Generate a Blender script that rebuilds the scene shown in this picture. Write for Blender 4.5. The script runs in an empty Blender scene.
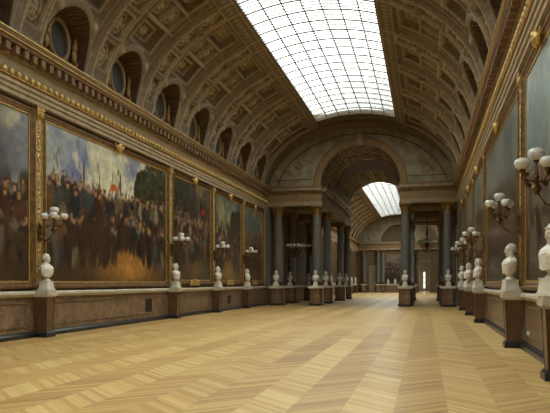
import bpy, bmesh, math, random
import numpy as np
from mathutils import Vector, Matrix
PI = math.pi
rnd = random.Random(7)
scn = bpy.context.scene
COL = scn.collection

# ------------------------------------------------------------------ materials
def lin(c):
    return tuple(((v/255.0)/12.92 if v/255.0 <= .04045 else (((v/255.0)+.055)/1.055)**2.4) for v in c)

class NT:
    def __init__(s, name):
        s.m = bpy.data.materials.new(name); s.m.use_nodes = True
        s.t = s.m.node_tree; s.b = s.t.nodes['Principled BSDF']; s.out = s.t.nodes['Material Output']
    def n(s, kind, **kw):
        o = s.t.nodes.new(kind)
        for k, v in kw.items():
            if hasattr(o, k): setattr(o, k, v)
            else: o.inputs[k].default_value = v
        return o
    def l(s, a, b): s.t.links.new(a, b)
    def math(s, op, a, b=None, c=None):
        o = s.t.nodes.new('ShaderNodeMath'); o.operation = op
        for i, v in enumerate((a, b, c)):
            if v is None: continue
            if isinstance(v, (int, float)): o.inputs[i].default_value = v
            else: s.l(v, o.inputs[i])
        return o.outputs[0]
    def mix(s, f, a, b, blend='MIX'):
        o = s.t.nodes.new('ShaderNodeMix'); o.data_type = 'RGBA'; o.blend_type = blend
        for i, v in ((0, f), (6, a), (7, b)):
            if isinstance(v, (int, float)): o.inputs[i].default_value = v
            elif isinstance(v, tuple): o.inputs[i].default_value = (*v[:3], 1)
            else: s.l(v, o.inputs[i])
        return o.outputs[2]
    def noise(s, scale, detail=4, vec=None, rough=.55):
        o = s.t.nodes.new('ShaderNodeTexNoise'); o.inputs['Scale'].default_value = scale
        o.inputs['Detail'].default_value = detail; o.inputs['Roughness'].default_value = rough
        if vec is not None: s.l(vec, o.inputs['Vector'])
        return o.outputs['Fac']
    def coord(s): return s.t.nodes.new('ShaderNodeTexCoord').outputs['Object']
    def ramp(s, f, stops):
        o = s.t.nodes.new('ShaderNodeValToRGB'); cr = o.color_ramp
        while len(cr.elements) < len(stops): cr.elements.new(.5)
        for e, (p, c) in zip(cr.elements, stops): e.position = p; e.color = (*c, 1)
        s.l(f, o.inputs['Fac']); return o.outputs['Color']
    def bump(s, h, strength=.3, dist=.02):
        o = s.t.nodes.new('ShaderNodeBump'); o.inputs['Strength'].default_value = strength
        o.inputs['Distance'].default_value = dist; s.l(h, o.inputs['Height']); s.l(o.outputs['Normal'], s.b.inputs['Normal'])
    def set(s, color=None, rough=.5, metal=0, spec=.5):
        if color is not None:
            if isinstance(color, tuple): s.b.inputs['Base Color'].default_value = (*color[:3], 1)
            else: s.l(color, s.b.inputs['Base Color'])
        s.b.inputs['Roughness'].default_value = rough; s.b.inputs['Metallic'].default_value = metal
        s.b.inputs['Specular IOR Level'].default_value = spec
        return s.m

def simple(name, c1, c2, scale=6, rough=.5, metal=0, spec=.5, bump=0, detail=4):
    k = NT(name); f = k.noise(scale, detail, k.coord())
    col = k.ramp(f, [(.3, lin(c1)), (.7, lin(c2))])
    if bump: k.bump(f, bump, .01)
    return k.set(col, rough, metal, spec)

M = {}
M['gold'] = simple('gilding', (158, 128, 66), (214, 182, 108), 14, .42, .55)
M['gold_dark'] = simple('old_gilding', (112, 84, 44), (160, 126, 70), 9, .48, .4)
M['bronze'] = simple('gilt_bronze', (66, 48, 28), (116, 86, 48), 16, .4, .7)
M['cream'] = simple('cream_paint', (150, 136, 106), (182, 166, 130), 5, .6)
M['frieze'] = simple('tan_painted_stucco', (116, 95, 64), (138, 115, 78), 3, .65)
M['stucco_grey'] = simple('grey_stucco', (138, 122, 98), (166, 150, 124), 4, .65)
M['stone_pale'] = simple('pale_stone', (168, 160, 140), (200, 193, 174), 4, .5)
M['brown_wood'] = simple('dark_brown_panel', (70, 46, 28), (96, 66, 40), 7, .5)
M['black'] = simple('black_marble', (22, 22, 24), (40, 40, 42), 9, .3)
M['white_marble'] = simple('white_marble', (196, 192, 180), (226, 222, 210), 5, .38, 0, .5, .05)
M['globe'] = NT('opal_glass').set(lin((204, 204, 200)), .25, 0, .5)
M['column'] = simple('grey_green_marble', (94, 91, 86), (112, 109, 103), 4, .28, 0, .6, 0, 8)
M['wall_dark'] = simple('brown_wall', (84, 66, 44), (104, 84, 58), 3, .7)
M['tymp'] = simple('painted_grey_relief', (118, 110, 90), (164, 156, 132), 1.6, .6, 0, .4, .6, 8)
M['modillion'] = simple('umber_gilding', (96, 70, 42), (122, 92, 56), 9, .6)
M['frame'] = simple('worn_frame_gilding', (84, 62, 36), (128, 98, 56), 6, .45, .35)
M['niche'] = simple('umber_niche', (84, 64, 46), (106, 84, 60), 5, .7)
M['iron'] = simple('dark_iron', (48, 46, 44), (66, 62, 58), 8, .5, .4)
M['grille'] = simple('dark_vent_metal', (44, 40, 36), (60, 54, 48), 8, .6, .3)
M['plastic'] = simple('white_plastic', (215, 212, 205), (225, 222, 215), 8, .5)
M['door_paint'] = simple('door_paint', (128, 112, 84), (146, 130, 100), 3, .5)

# red-brown marble dado with veins
k = NT('brown_marble'); co = k.coord()
f1 = k.noise(2.2, 8, co, .65); f2 = k.noise(9, 6, co)
base = k.ramp(f1, [(.3, lin((84, 62, 46))), (.52, lin((116, 92, 70))), (.72, lin((142, 118, 92)))])
vein = k.ramp(f2, [(.56, (0, 0, 0)), (.66, (1, 1, 1))])
vf = k.math('MULTIPLY', vein, .45)
k.set(k.mix(vf, base, lin((172, 158, 138))), .3); M['marble'] = k.m
k = NT('mahogany'); co = k.coord()
mp = k.t.nodes.new('ShaderNodeMapping'); mp.inputs['Scale'].default_value = (12, 12, 1.2); k.l(co, mp.inputs['Vector'])
k.set(k.ramp(k.noise(2, 6, mp.outputs[0]), [(.3, lin((70, 48, 34))), (.7, lin((112, 80, 56)))]), .3); M['mahogany'] = k.m

# vault stucco : ground colour mixed with gilding by the carved ornament
k = NT('vault_stucco'); co = k.coord()
at = k.n('ShaderNodeAttribute', attribute_name='gild'); g = at.outputs['Fac']
n1 = k.noise(7, 6, co)
ground = k.ramp(n1, [(.3, lin((90, 75, 58))), (.7, lin((116, 99, 78)))])
gl = k.ramp(n1, [(.3, lin((166, 150, 122))), (.7, lin((200, 182, 150)))])
gr = k.n('ShaderNodeAttribute', attribute_name='grey').outputs['Fac']
c1 = k.mix(g, ground, gl)
c2 = k.mix(gr, c1, lin((134, 124, 106)))
k.set(c2, .6, 0, .3); M['vault'] = k.m

# parquet : longitudinal bands of 45 degree boards
k = NT('oak_parquet'); co = k.coord()
sep = k.t.nodes.new('ShaderNodeSeparateXYZ'); k.l(co, sep.inputs[0]); X, Y = sep.outputs[0], sep.outputs[1]
BW = .69
xs = k.math('ADD', X, 40*BW - .28)
band = k.math('FLOOR', k.math('DIVIDE', xs, BW))
pp = k.math('PINGPONG', xs, BW)
v = k.math('DIVIDE', k.math('ADD', Y, k.math('MULTIPLY', pp, 1.0)), .115)
bi = k.math('FLOOR', v); fr = k.math('FRACT', v)
cmb = k.t.nodes.new('ShaderNodeCombineXYZ'); k.l(band, cmb.inputs[0]); k.l(bi, cmb.inputs[1])
wn = k.t.nodes.new('ShaderNodeTexWhiteNoise'); wn.noise_dimensions = '2D'; k.l(cmb.outputs[0], wn.inputs['Vector'])
par = k.math('MODULO', band, 2)
# block tone : runs of the same band laid in slightly different oak
blk = k.math('FLOOR', k.math('DIVIDE', k.math('ADD', Y, k.math('MULTIPLY', band, 3.7)), 9.5))
cm2 = k.t.nodes.new('ShaderNodeCombineXYZ'); k.l(band, cm2.inputs[0]); k.l(blk, cm2.inputs[1])
wn2 = k.t.nodes.new('ShaderNodeTexWhiteNoise'); wn2.noise_dimensions = '2D'; k.l(cm2.outputs[0], wn2.inputs['Vector'])
grv = k.t.nodes.new('ShaderNodeCombineXYZ')
k.l(k.math('MULTIPLY', v, 3.0), grv.inputs[0]); k.l(k.math('MULTIPLY', xs, 1.3), grv.inputs[1])
grain = k.noise(2.5, 5, grv.outputs[0])
t1 = k.math('MULTIPLY', wn.outputs['Value'], .30)
t2 = k.math('MULTIPLY', wn2.outputs['Value'], .16)
t3 = k.math('MULTIPLY', grain, .3)
t4 = k.math('MULTIPLY', par, -.11)  # every other band darker in colour, standing in for the sheen of turned grain
tone = k.math('ADD', k.math('ADD', t1, t2), k.math('ADD', t3, t4))
colr = k.ramp(tone, [(.0, lin((146, 102, 50))), (.35, lin((202, 166, 98))), (.75, lin((232, 208, 144)))])
joint = k.math('LESS_THAN', fr, .05)
be = k.math('FRACT', k.math('DIVIDE', xs, BW)); jb = k.math('LESS_THAN', be, .012)
jj = k.math('MULTIPLY', k.math('MAXIMUM', joint, jb), .35)
k.l(k.mix(jj, colr, lin((92, 62, 36))), k.b.inputs['Base Color'])
k.bump(k.math('ADD', k.math('MULTIPLY', wn.outputs['Value'], .6), grain), .12, .004)
k.b.inputs['Specular IOR Level'].default_value = .7
rg = k.math('ADD', .42, k.math('MULTIPLY', grain, .16)); k.l(rg, k.b.inputs['Roughness'])
k.b.inputs['Coat Weight'].default_value = .55; k.b.inputs['Coat Roughness'].default_value = .24
M['parquet'] = k.m

# oil on canvas
k = NT('oil_paint'); at = k.n('ShaderNodeAttribute', attribute_name='Paint')
nz = k.noise(5, 8, k.coord(), .7)
cc = k.mix(k.math('MULTIPLY', nz, .18), at.outputs['Color'], lin((70, 58, 44)), 'MIX')
k.set(cc, .3, 0, .5); k.bump(nz, .25, .01); M['canvas'] = k.m

# skylight glass: real panes, clear enough to let the daylight through
k = NT('skylight_glass')
tr = k.n('ShaderNodeBsdfTransparent'); tr.inputs['Color'].default_value = (.9, .92, .89, 1)
gsy = k.n('ShaderNodeBsdfGlossy'); gsy.inputs['Roughness'].default_value = .15
mx = k.n('ShaderNodeMixShader'); ge = k.n('ShaderNodeNewGeometry'); dt = k.n('ShaderNodeVectorMath'); dt.operation = 'DOT_PRODUCT'
k.l(ge.outputs['Incoming'], dt.inputs[0]); k.l(ge.outputs['Normal'], dt.inputs[1])
q_ = k.math('POWER', k.math('SUBTRACT', 1.0, k.math('ABSOLUTE', dt.outputs['Value'])), 5.0)
k.l(k.math('MULTIPLY_ADD', q_, .92, .08), mx.inputs[0])
k.l(tr.outputs[0], mx.inputs[1]); k.l(gsy.outputs[0], mx.inputs[2]); k.l(mx.outputs[0], k.out.inputs['Surface'])
M['glass'] = k.m

# ------------------------------------------------------------------ mesh builder
class MB:
    def __init__(s): s.v = []; s.f = []; s.mi = []; s.m = 0
    def add(s, vs, fs):
        o = len(s.v); s.v += [tuple(p) for p in vs]
        s.f += [tuple(i+o for i in f) for f in fs]; s.mi += [s.m]*len(fs)
    def box(s, x0, x1, y0, y1, z0, z1):
        s.add([(x0,y0,z0),(x1,y0,z0),(x1,y1,z0),(x0,y1,z0),(x0,y0,z1),(x1,y0,z1),(x1,y1,z1),(x0,y1,z1)],
              [(0,3,2,1),(4,5,6,7),(0,1,5,4),(1,2,6,5),(2,3,7,6),(3,0,4,7)])
    def frustum(s, cx, cy, z0, z1, a0, b0, a1, b1):
        v = []
        for z, a, b in ((z0,a0,b0),(z1,a1,b1)):
            v += [(cx-a,cy-b,z),(cx+a,cy-b,z),(cx+a,cy+b,z),(cx-a,cy+b,z)]
        s.add(v, [(0,3,2,1),(4,5,6,7),(0,1,5,4),(1,2,6,5),(2,3,7,6),(3,0,4,7)])
    def lathe(s, prof, n=20, c=(0,0,0), ax=None):
        vs = []; 
        for r, z in prof:
            for i in range(n):
                a = 2*PI*i/n; p = Vector((r*math.cos(a), r*math.sin(a), z))
                if ax is not None: p = ax @ p
                vs.append((p.x+c[0], p.y+c[1], p.z+c[2]))
        fs = []
        for j in range(len(prof)-1):
            for i in range(n):
                k2 = (i+1) % n; fs.append((j*n+i, j*n+k2, (j+1)*n+k2, (j+1)*n+i))
        fs.append(tuple(range(n-1, -1, -1))); fs.append(tuple((len(prof)-1)*n+i for i in range(n)))
        s.add(vs, fs)
    def ell(s, c, r, n=10, m=7, R=None):
        prof = []
        vs = [None]; vs = []
        for j in range(1, m):
            ph = PI*j/m
            for i in range(n):
                a = 2*PI*i/n; p = Vector((r[0]*math.sin(ph)*math.cos(a), r[1]*math.sin(ph)*math.sin(a), -r[2]*math.cos(ph)))
                if R is not None: p = R @ p
                vs.append((p.x+c[0], p.y+c[1], p.z+c[2]))
        b = Vector((0,0,-r[2])); t = Vector((0,0,r[2]))
        if R is not None: b = R @ b; t = R @ t
        vs += [(b.x+c[0],b.y+c[1],b.z+c[2]), (t.x+c[0],t.y+c[1],t.z+c[2])]
        fs = []
        for j in range(m-2):
            for i in range(n):
                k2 = (i+1) % n; fs.append((j*n+i, j*n+k2, (j+1)*n+k2, (j+1)*n+i))
        B = (m-1)*n; T = B+1
        for i in range(n):
            k2 = (i+1) % n; fs.append((k2, i, B)); fs.append(((m-2)*n+i, (m-2)*n+k2, T))
        s.add(vs, fs)
    def tube(s, pts, r, n=6):
        pts = [Vector(p) for p in pts]; vs = []; 
        up = Vector((0,0,1))
        for i, p in enumerate(pts):
            d = (pts[min(i+1,len(pts)-1)]-pts[max(i-1,0)]).normalized()
            u = up if abs(d.dot(up)) < .9 else Vector((1,0,0))
            a = d.cross(u).normalized(); b = d.cross(a).normalized()
            rr = r[i] if isinstance(r, (list, tuple)) else r
            for k2 in range(n):
                t = 2*PI*k2/n; q = p + a*math.cos(t)*rr + b*math.sin(t)*rr; vs.append(tuple(q))
        fs = []
        for j in range(len(pts)-1):
            for i in range(n):
                k2 = (i+1) % n; fs.append((j*n+i, (j+1)*n+i, (j+1)*n+k2, j*n+k2))
        fs.append(tuple(range(n))); fs.append(tuple((len(pts)-1)*n+i for i in range(n-1,-1,-1)))
        s.add(vs, fs)
    def prism_y(s, prof, y0, y1):      # closed profile of (x,z) swept along Y
        n = len(prof); vs = [(x,y0,z) for x,z in prof]+[(x,y1,z) for x,z in prof]
        fs = [(i,(i+1)%n,(i+1)%n+n,i+n) for i in range(n)]
        fs += [tuple(range(n-1,-1,-1)), tuple(range(n,2*n))]
        s.add(vs, fs)
    def build(s, name, mats, parent=None, loc=None, smooth=True, kind=None, normals=True):
        me = bpy.data.meshes.new(name); me.from_pydata(s.v, [], s.f)
        if not isinstance(mats, (list, tuple)): mats = [mats]
        for m in mats: me.materials.append(m)
        if len(mats) > 1: me.polygons.foreach_set('material_index', s.mi)
        if normals:
            bm = bmesh.new(); bm.from_mesh(me); bmesh.ops.recalc_face_normals(bm, faces=bm.faces); bm.to_mesh(me); bm.free()
        if smooth:
            me.polygons.foreach_set('use_smooth', [True]*len(me.polygons)); me.set_sharp_from_angle(angle=math.radians(38))
        me.update()
        o = bpy.data.objects.new(name, me); COL.objects.link(o)
        if parent is not None: o.parent = parent
        if loc is not None: o.location = loc
        if kind: o['kind'] = kind
        return o

def grid_mesh(name, P, mats, attrs=None, mask=None, kind=None, parent=None, cattr=None, smooth=True, loc=None, flip=False):
    """P : (a,b,3) array of points -> quad mesh, mask of cells to keep."""
    a, b = P.shape[:2]
    idx = np.arange(a*b).reshape(a, b)
    q = np.stack([idx[:-1,:-1], idx[1:,:-1], idx[1:,1:], idx[:-1,1:]], -1)
    q = q[mask] if mask is not None else q.reshape(-1, 4)
    if flip: q = q[:, ::-1]
    me = bpy.data.meshes.new(name)
    me.from_pydata(P.reshape(-1,3).tolist(), [], q.tolist())
    for m in (mats if isinstance(mats, (list,tuple)) else [mats]): me.materials.append(m)
    for k2, arr in (attrs or {}).items():
        at = me.attributes.new(k2, 'FLOAT', 'POINT'); at.data.foreach_set('value', arr.reshape(-1).astype(np.float32))
    if cattr is not None:
        at = me.attributes.new('Paint', 'FLOAT_COLOR', 'POINT')
        c4 = np.ones((a*b,4), np.float32); c4[:,:3] = cattr.reshape(-1,3); at.data.foreach_set('color', c4.reshape(-1))
    if smooth: me.polygons.foreach_set('use_smooth', [True]*len(me.polygons))
    me.update()
    o = bpy.data.objects.new(name, me); COL.objects.link(o)
    if kind: o['kind'] = kind
    if parent is not None: o.parent = parent
    if loc is not None: o.location = loc
    return o

def tag(o, label, cat, group=None):
    o['label'] = label; o['category'] = cat
    if group: o['group'] = group
    return o
def empty(name, loc=(0,0,0), rz=0, label=None, cat=None, group=None):
    o = bpy.data.objects.new(name, None); COL.objects.link(o); o.location = loc; o.rotation_euler = (0,0,rz)
    o.empty_display_size = .2
    if label: tag(o, label, cat, group)
    return o
def dup(root, loc, rz=None, label=None, group=None):
    r = root.copy(); COL.objects.link(r); r.location = loc
    if rz is not None: r.rotation_euler = (0,0,rz)
    if label: r['label'] = label
    if group: r['group'] = group
    for ch in list(root.children):
        c = ch.copy(); COL.objects.link(c); c.parent = r
        for g2 in list(ch.children):
            d = g2.copy(); COL.objects.link(d); d.parent = c
    return r

# ------------------------------------------------------------------ dimensions
XL, XR, XC = -11.95, 2.55, -4.70        # the two long walls and the axis
Y0, YE = -9.75, 46.7                    # first gallery
YP = 66.6                               # far side of the pavilion
YF = 113.5                              # far wall of the second gallery
VA, VZ, VB = 7.0, 8.3, 5.2              # vault ellipse
PIERS = [17.63, 28.2, 34.5, 40.6]
PITCH = 4.05; LUN0 = 18.6
SKY = 2.75                              # half width of the skylight
T0 = math.asin(.5/VB); TE = math.acos(SKY/VA)

# arc length table
tt = np.linspace(T0, TE, 2000)
px_, pz_ = -VA*np.cos(tt), VB*np.sin(tt)
ss = np.concatenate([[0], np.cumsum(np.hypot(np.diff(px_), np.diff(pz_)))]); LA = ss[-1]

# ------------------------------------------------------------------ floor and walls
mb = MB(); mb.box(-12.6, 3.2, Y0-.4, 128, -.2, 0); mb.build('floor', M['parquet'], kind='structure', smooth=False)

WIN = [(54.3, 56.9), (61.2, 63.8)]      # tall windows of the pavilion
WINL = [(53.0, 53.45), (58.2, 58.65)]
def long_wall(name, x0, x1):
    mb = MB(); WN = WINL if x0 < -5 else WIN
    segs = [(Y0, WN[0][0]), (WN[0][1], WN[1][0]), (WN[1][1], YF+.3)]
    for a, b in segs: mb.box(x0, x1, a, b, 0, 8.72)
    for a, b in WN: mb.box(x0, x1, a, b, 0, 1.5); mb.box(x0, x1, a, b, 6.6, 8.72)
    xo = x0 if x0 < -5 else x1-.25; mb.box(xo, xo+.25, Y0, YF+.3, 8.72, 11.3)
    mb.box(x0, x1, YE+.1, YP, 8.72, 11.3)
    mb.build(name, M['wall_dark'], kind='structure', smooth=False)
long_wall('wall_left', XL-.6, XL); long_wall('wall_right', XR, XR+.6)
mb = MB(); mb.box(-12.6, 3.2, Y0-.3, Y0, 0, 13.8); mb.build('wall_back', M['stucco_grey'], kind='structure', smooth=False)

def side_x(side, d):    # distance d into the room from a long wall
    return XL + d if side < 0 else XR - d

wn_ = 1
for side in (-1, 1):
    for a, b in (WINL if side < 0 else WIN):
        xx = (XL-.3) if side < 0 else (XR+.3)
        g_ = MB(); g_.box(xx-.01, xx+.01, a, b, 1.5, 6.6)
        w = g_.build('window_%d' % wn_, M['glass'], kind='structure', smooth=False); wn_ += 1
        f = MB()
        n = 4 if side > 0 else 1
        for i in range(n+1):
            y = a + (b-a)*i/n; f.box(xx-.05, xx+.05, y-.04, y+.04, 1.5, 6.6)
        for i in range(8):
            z = 1.5 + 5.1*i/7; f.box(xx-.04, xx+.04, a, b, z-.035, z+.035)
        f.build('window_frame', M['cream'], w, smooth=False)

# dado, cap, plinth : both sides, both galleries
def wallprof(side, pts):
    return [(side_x(side, d), z) for d, z in pts]
for side, nm in ((-1, 'left'), (1, 'right')):
    mb = MB()
    mb.prism_y(wallprof(side, [(0,.16),(.05,.16),(.05,1.27),(0,1.27)]), Y0, YF)
    # raised moulding frame of each bay panel
    edges = [-5, .6, 6.2, 11.9] + PIERS + [46.4]
    for a, b in zip(edges[:-1], edges[1:]):
        a2, b2 = a+.55, b-.55
        for (ya, yb, za, zb) in ((a2,b2,.34,.40),(a2,b2,1.06,1.12),(a2,a2+.06,.4,1.06),(b2-.06,b2,.4,1.06)):
            x0, x1 = sorted((side_x(side,.05), side_x(side,.08))); mb.box(x0,x1,ya,yb,za,zb)
    mb.build('trim_%d' % (1 if side < 0 else 2), M['marble'], kind='structure', smooth=False)['label'] = 'brown marble dado along the %s wall' % nm
    mb = MB(); mb.prism_y(wallprof(side, [(0,0),(.16,0),(.16,.11),(.12,.16),(.05,.19),(0,.19)]), Y0, YF)
    mb.build('baseboard_%s' % nm, M['black'], kind='structure', smooth=False)
    mb = MB(); mb.prism_y(wallprof(side, [(0,1.26),(.09,1.26),(.12,1.31),(.17,1.34),(.17,1.40),(.13,1.44),(0,1.45)]), Y0, YF)
    mb.build('trim_%d' % (3 if side < 0 else 4), M['stone_pale'], kind='structure', smooth=False)

# great entablature of the long walls
def entablature(idx, side, y0, y1, fine=True):
    root = MB()
    root.m = 0   # grey architrave fascias
    root.prism_y(wallprof(side, [(0,7.22),(.22,7.22),(.22,7.36),(.27,7.37),(.27,7.50),(.32,7.51),(.32,7.62),(0,7.62)]), y0, y1)
    root.m = 1   # frieze
    root.prism_y(wallprof(side, [(0,7.62),(.34,7.62),(.34,7.66),(.30,7.68),(.30,8.16),(.36,8.22),(0,8.22)]), y0, y1)
    root.m = 2   # corona
    root.prism_y(wallprof(side, [(0,8.22),(.36,8.22),(.36,8.52),(.58,8.53),(.60,8.60),(.60,8.66),(0,8.66)]), y0, y1)
    root.prism_y(wallprof(side, [(0,8.66),(.60,8.66),(.63,8.72),(.63,8.84),(.3,8.90),(0,8.90)]), y0, y1)
    root.m = 3   # gilt fillets
    root.prism_y(wallprof(side, [(.58,8.64),(.65,8.64),(.65,8.67),(.58,8.67)]), y0, y1)
    root.prism_y(wallprof(side, [(.58,8.80),(.66,8.80),(.66,8.845),(.58,8.845)]), y0, y1)
    root.prism_y(wallprof(side, [(.28,7.66),(.38,7.66),(.38,7.69),(.28,7.69)]), y0, y1)
    o = root.build('trim_%d' % idx, [M['stucco_grey'], M['frieze'], M['modillion'], M['gold']], kind='structure', smooth=False)
    return o
def entab_ornament(o, side, y0, y1, step=.42):
    d = MB(); n = int((y1-y0)/step)
    for i in range(n):
        y = y0 + (i+.5)*(y1-y0)/n
        x0, x1 = sorted((side_x(side,.34), side_x(side,.56)))
        d.box(x0, x1, y-.10, y+.10, 8.28, 8.50)
    d.build('modillion_row', M['modillion'], o, smooth=False)['kind'] = 'stuff'
    e = MB(); n = int((y1-y0)/.32)
    for i in range(n):
        y = y0 + (i+.5)*(y1-y0)/n
        e.ell((side_x(side,.35), y, 7.77), (.085,.095,.115), 8, 5)
    e.build('egg_moulding', M['gold'], o)['kind'] = 'stuff'
e1 = entablature(5, -1, Y0, YE-.3); entab_ornament(e1, -1, 9, YE-.6)
e2 = entablature(6, 1, Y0, YE-.3); entab_ornament(e2, 1, 9, YE-.6)
entablature(7, -1, YP, YF); entablature(8, 1, YP, YF)

# ------------------------------------------------------------------ vault
def sm(x, a, b):
    t = np.clip((x-a)/(b-a), 0, 1); return t*t*(3-2*t)
def frame(u, v, hu, hv, w=.06):
    """raised moulding round a rectangle: returns signed box distance based profiles"""
    d = np.maximum(np.abs(u)-hu, np.abs(v)-hv)
    return d
OW, OZ = 1.22, 10.65                    # lunette opening half width and top
def vault_half(ures, vres, nb, ystart):
    """relief of nb bays; returns P (for the left side), masks and attributes"""
    nv = int(LA/vres)+1
    s = np.linspace(0, LA, nv); t = np.interp(s, ss, tt)
    nu1 = int(round(PITCH/ures)); 
    u1 = np.linspace(-PITCH/2, PITCH/2, nu1+1)[:-1]
    U, S = np.meshgrid(u1, s, indexing='ij'); T = np.meshgrid(u1, t, indexing='ij')[1]
    Z = VZ + VB*np.sin(T)
    h = np.zeros_like(U); g = np.zeros_like(U); gy = np.zeros_like(U)
    au = np.abs(U)
    ribd = PITCH/2 - au                  # distance from rib axis
    # rib body
    rib = 1 - sm(ribd, .60, .64)
    h += .12*rib
    for r0 in (.50, .58):                # bead mouldings on rib edge
        b = np.clip(1-np.abs(ribd-r0)/.03, 0, 1); h += .035*b; g = np.maximum(g, .75*b)
    # rib panels
    for kx in range(5):
        sc = -.13 + 1.29*kx if kx == 0 else 1.16+1.29*(kx-1)
        if kx == 0: continue
        dv = S - sc
        d = np.maximum(ribd-.36, np.abs(dv)-.50)
        h += -.10*(1-sm(d, -.02, .02)); 
        lip = np.clip(1-np.abs(d-.03)/.03, 0, 1); h += .03*lip; g = np.maximum(g, .9*lip)
        e = np.hypot(ribd/.25, dv/.38)
        ring = np.clip(1-np.abs(e-1)/.13, 0, 1); h += .06*ring; g = np.maximum(g, .8*ring)
        ang = np.arctan2(dv/.38, ribd/.25)
        ros = np.clip(1-e/.85, 0, 1)*(.6+.4*np.cos(6*ang)); h += .09*ros; g = np.maximum(g, .9*sm(ros, .1, .3))
    # field coffers
    def coffer(uc, sc, hu, hv, depth, style):
        nonlocal h, g
        du, dv = U-uc, S-sc
        d = np.maximum(np.abs(du)-hu, np.abs(dv)-hv)
        h += -depth*(1-sm(d, -.03, .02))
        lip = np.clip(1-np.abs(d-.045)/.04, 0, 1); h += .04*lip; g = np.maximum(g, .85*lip)
        if style == 'rect':
            d2 = np.maximum(np.abs(du)-hu*.62, np.abs(dv)-hv*.62)
            h += -.05*(1-sm(d2, -.02, .02)); l2 = np.clip(1-np.abs(d2)/.035, 0, 1); h += .03*l2; g = np.maximum(g, .8*l2)
            e = np.hypot(du/(hu*.4), dv/(hv*.45)); an = np.arctan2(dv, du)
            ros = np.clip(1-e, 0, 1)*(.6+.4*np.cos(8*an)); h += .12*ros; g = np.maximum(g, .9*sm(ros, .1, .3))
        else:
            e = np.hypot(du/(hu*.8), dv/(hv*.8)); an = np.arctan2(dv, du)
            ring = np.clip(1-np.abs(e-.95)/.14, 0, 1); h += .05*ring; g = np.maximum(g, .8*ring)
            ros = np.clip(1-e/.8, 0, 1)*(.6+.4*np.cos(6*an)); h += .09*ros; g = np.maximum(g, .9*sm(ros, .1, .3))
    coffer(0, 2.83, .82, .50, .14, 'rect')
    coffer(-.5, 3.93, .40, .42, .10, 'oval'); coffer(.5, 3.93, .40, .42, .10, 'oval')
    coffer(0, 4.93, .82, .40, .14, 'rect')
    # frames between coffers
    for sc in (3.42, 4.43, 5.43):
        b = np.clip(1-np.abs(S-sc)/.035, 0, 1)*(au < 1.3); h += .03*b; g = np.maximum(g, .6*b)
    # field edge moulding
    b = np.clip(1-np.abs(au-1.33)/.03, 0, 1)*(S < 5.5); h += .03*b; g = np.maximum(g, .6*b)
    # archivolt of the lunette and the grey spandrels
    zs = OZ-OW
    dop = np.where(Z > zs, np.hypot(U, (Z-zs)*1.0)-OW, au-OW)
    arch = (1-sm(dop, .17, .20))*(dop > -.3); h += .05*arch; gy = np.maximum(gy, .65*arch)
    spand = (S < 2.15)*(au < 1.36)*(dop > .2); gy = np.maximum(gy, .35*spand)
    b = np.clip(1-np.abs(dop-.19)/.03, 0, 1); g = np.maximum(g, .6*b)
    tri = np.clip(1-np.hypot((au-1.05)/.2, (S-1.75)/.25), 0, 1); h += .12*tri; g = np.maximum(g, .7*sm(tri, 0, .4))
    # top border band beside the skylight
    h += .10*sm(S, 5.58, 5.62)
    for sc in (5.64, 6.24):
        b = np.clip(1-np.abs(S-sc)/.035, 0, 1); h += .035*b; g = np.maximum(g, .7*b)
    wv = .5+.5*np.cos(2*PI*U/PITCH*11); b = np.clip(1-np.abs(S-5.94)/.17, 0, 1)*wv; h += .02*b*(S > 5.7)*(S < 6.15); g = np.maximum(g, .5*b)
    kt = sm(S, 5.50, 5.58); h = h*(1-kt)+.11*kt
    for sc in (5.64, 6.2):
        b = np.clip(1-np.abs(S-sc)/.035, 0, 1); h += .03*b
    # foot band
    b = (1-sm(S, .16, .2)); h += .04*b; g *= 1-.6*b
    # tile along Y, snap to the opening outline
    nY = nu1*nb+1
    inside = dop < 0
    YY = np.empty((nY, nv)); H = np.empty((nY, nv)); G = np.empty_like(H); GY = np.empty_like(H); INS = np.zeros((nY, nv), bool); DZ = np.empty_like(H)
    for i in range(nY):
        j = i % nu1; bay = i//nu1
        YY[i] = ystart + bay*PITCH + u1[j] + PITCH/2; H[i] = h[j]; G[i] = g[j]; GY[i] = gy[j]; INS[i] = inside[j]
    TT = np.tile(t, (nY, 1)); UU = np.array([u1[i % nu1] for i in range(nY)])[:, None]*np.ones((1, nv))
    keep = ~(INS[:-1,:-1] & INS[1:,:-1] & INS[1:,1:] & INS[:-1,1:])
    # snap inside vertices of kept faces to the outline
    Zc = VZ+VB*np.sin(TT)
    un, zn = UU.copy(), Zc.copy()
    m = INS & (Zc > zs); r = np.hypot(UU, Zc-zs)+1e-6
    un[m] = (UU*OW/r)[m]; zn[m] = (zs+(Zc-zs)*OW/r)[m]
    m2 = INS & (Zc <= zs); un[m2] = (np.sign(UU+1e-9)*OW)[m2]
    YY = YY + (un-UU)
    sn = np.clip((zn-VZ)/VB, 0, 1); TT = np.arcsin(sn)
    H = np.where(INS, .05, H*1.75)
    nx, nz = np.cos(TT)/VA, np.sin(TT)/VB; L = np.hypot(nx, nz); nx, nz = nx/L, nz/L
    X = -VA*np.cos(TT) + nx*H; Zf = VZ+VB*np.sin(TT) - nz*H
    return X, YY, Zf, keep, G, GY

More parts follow.
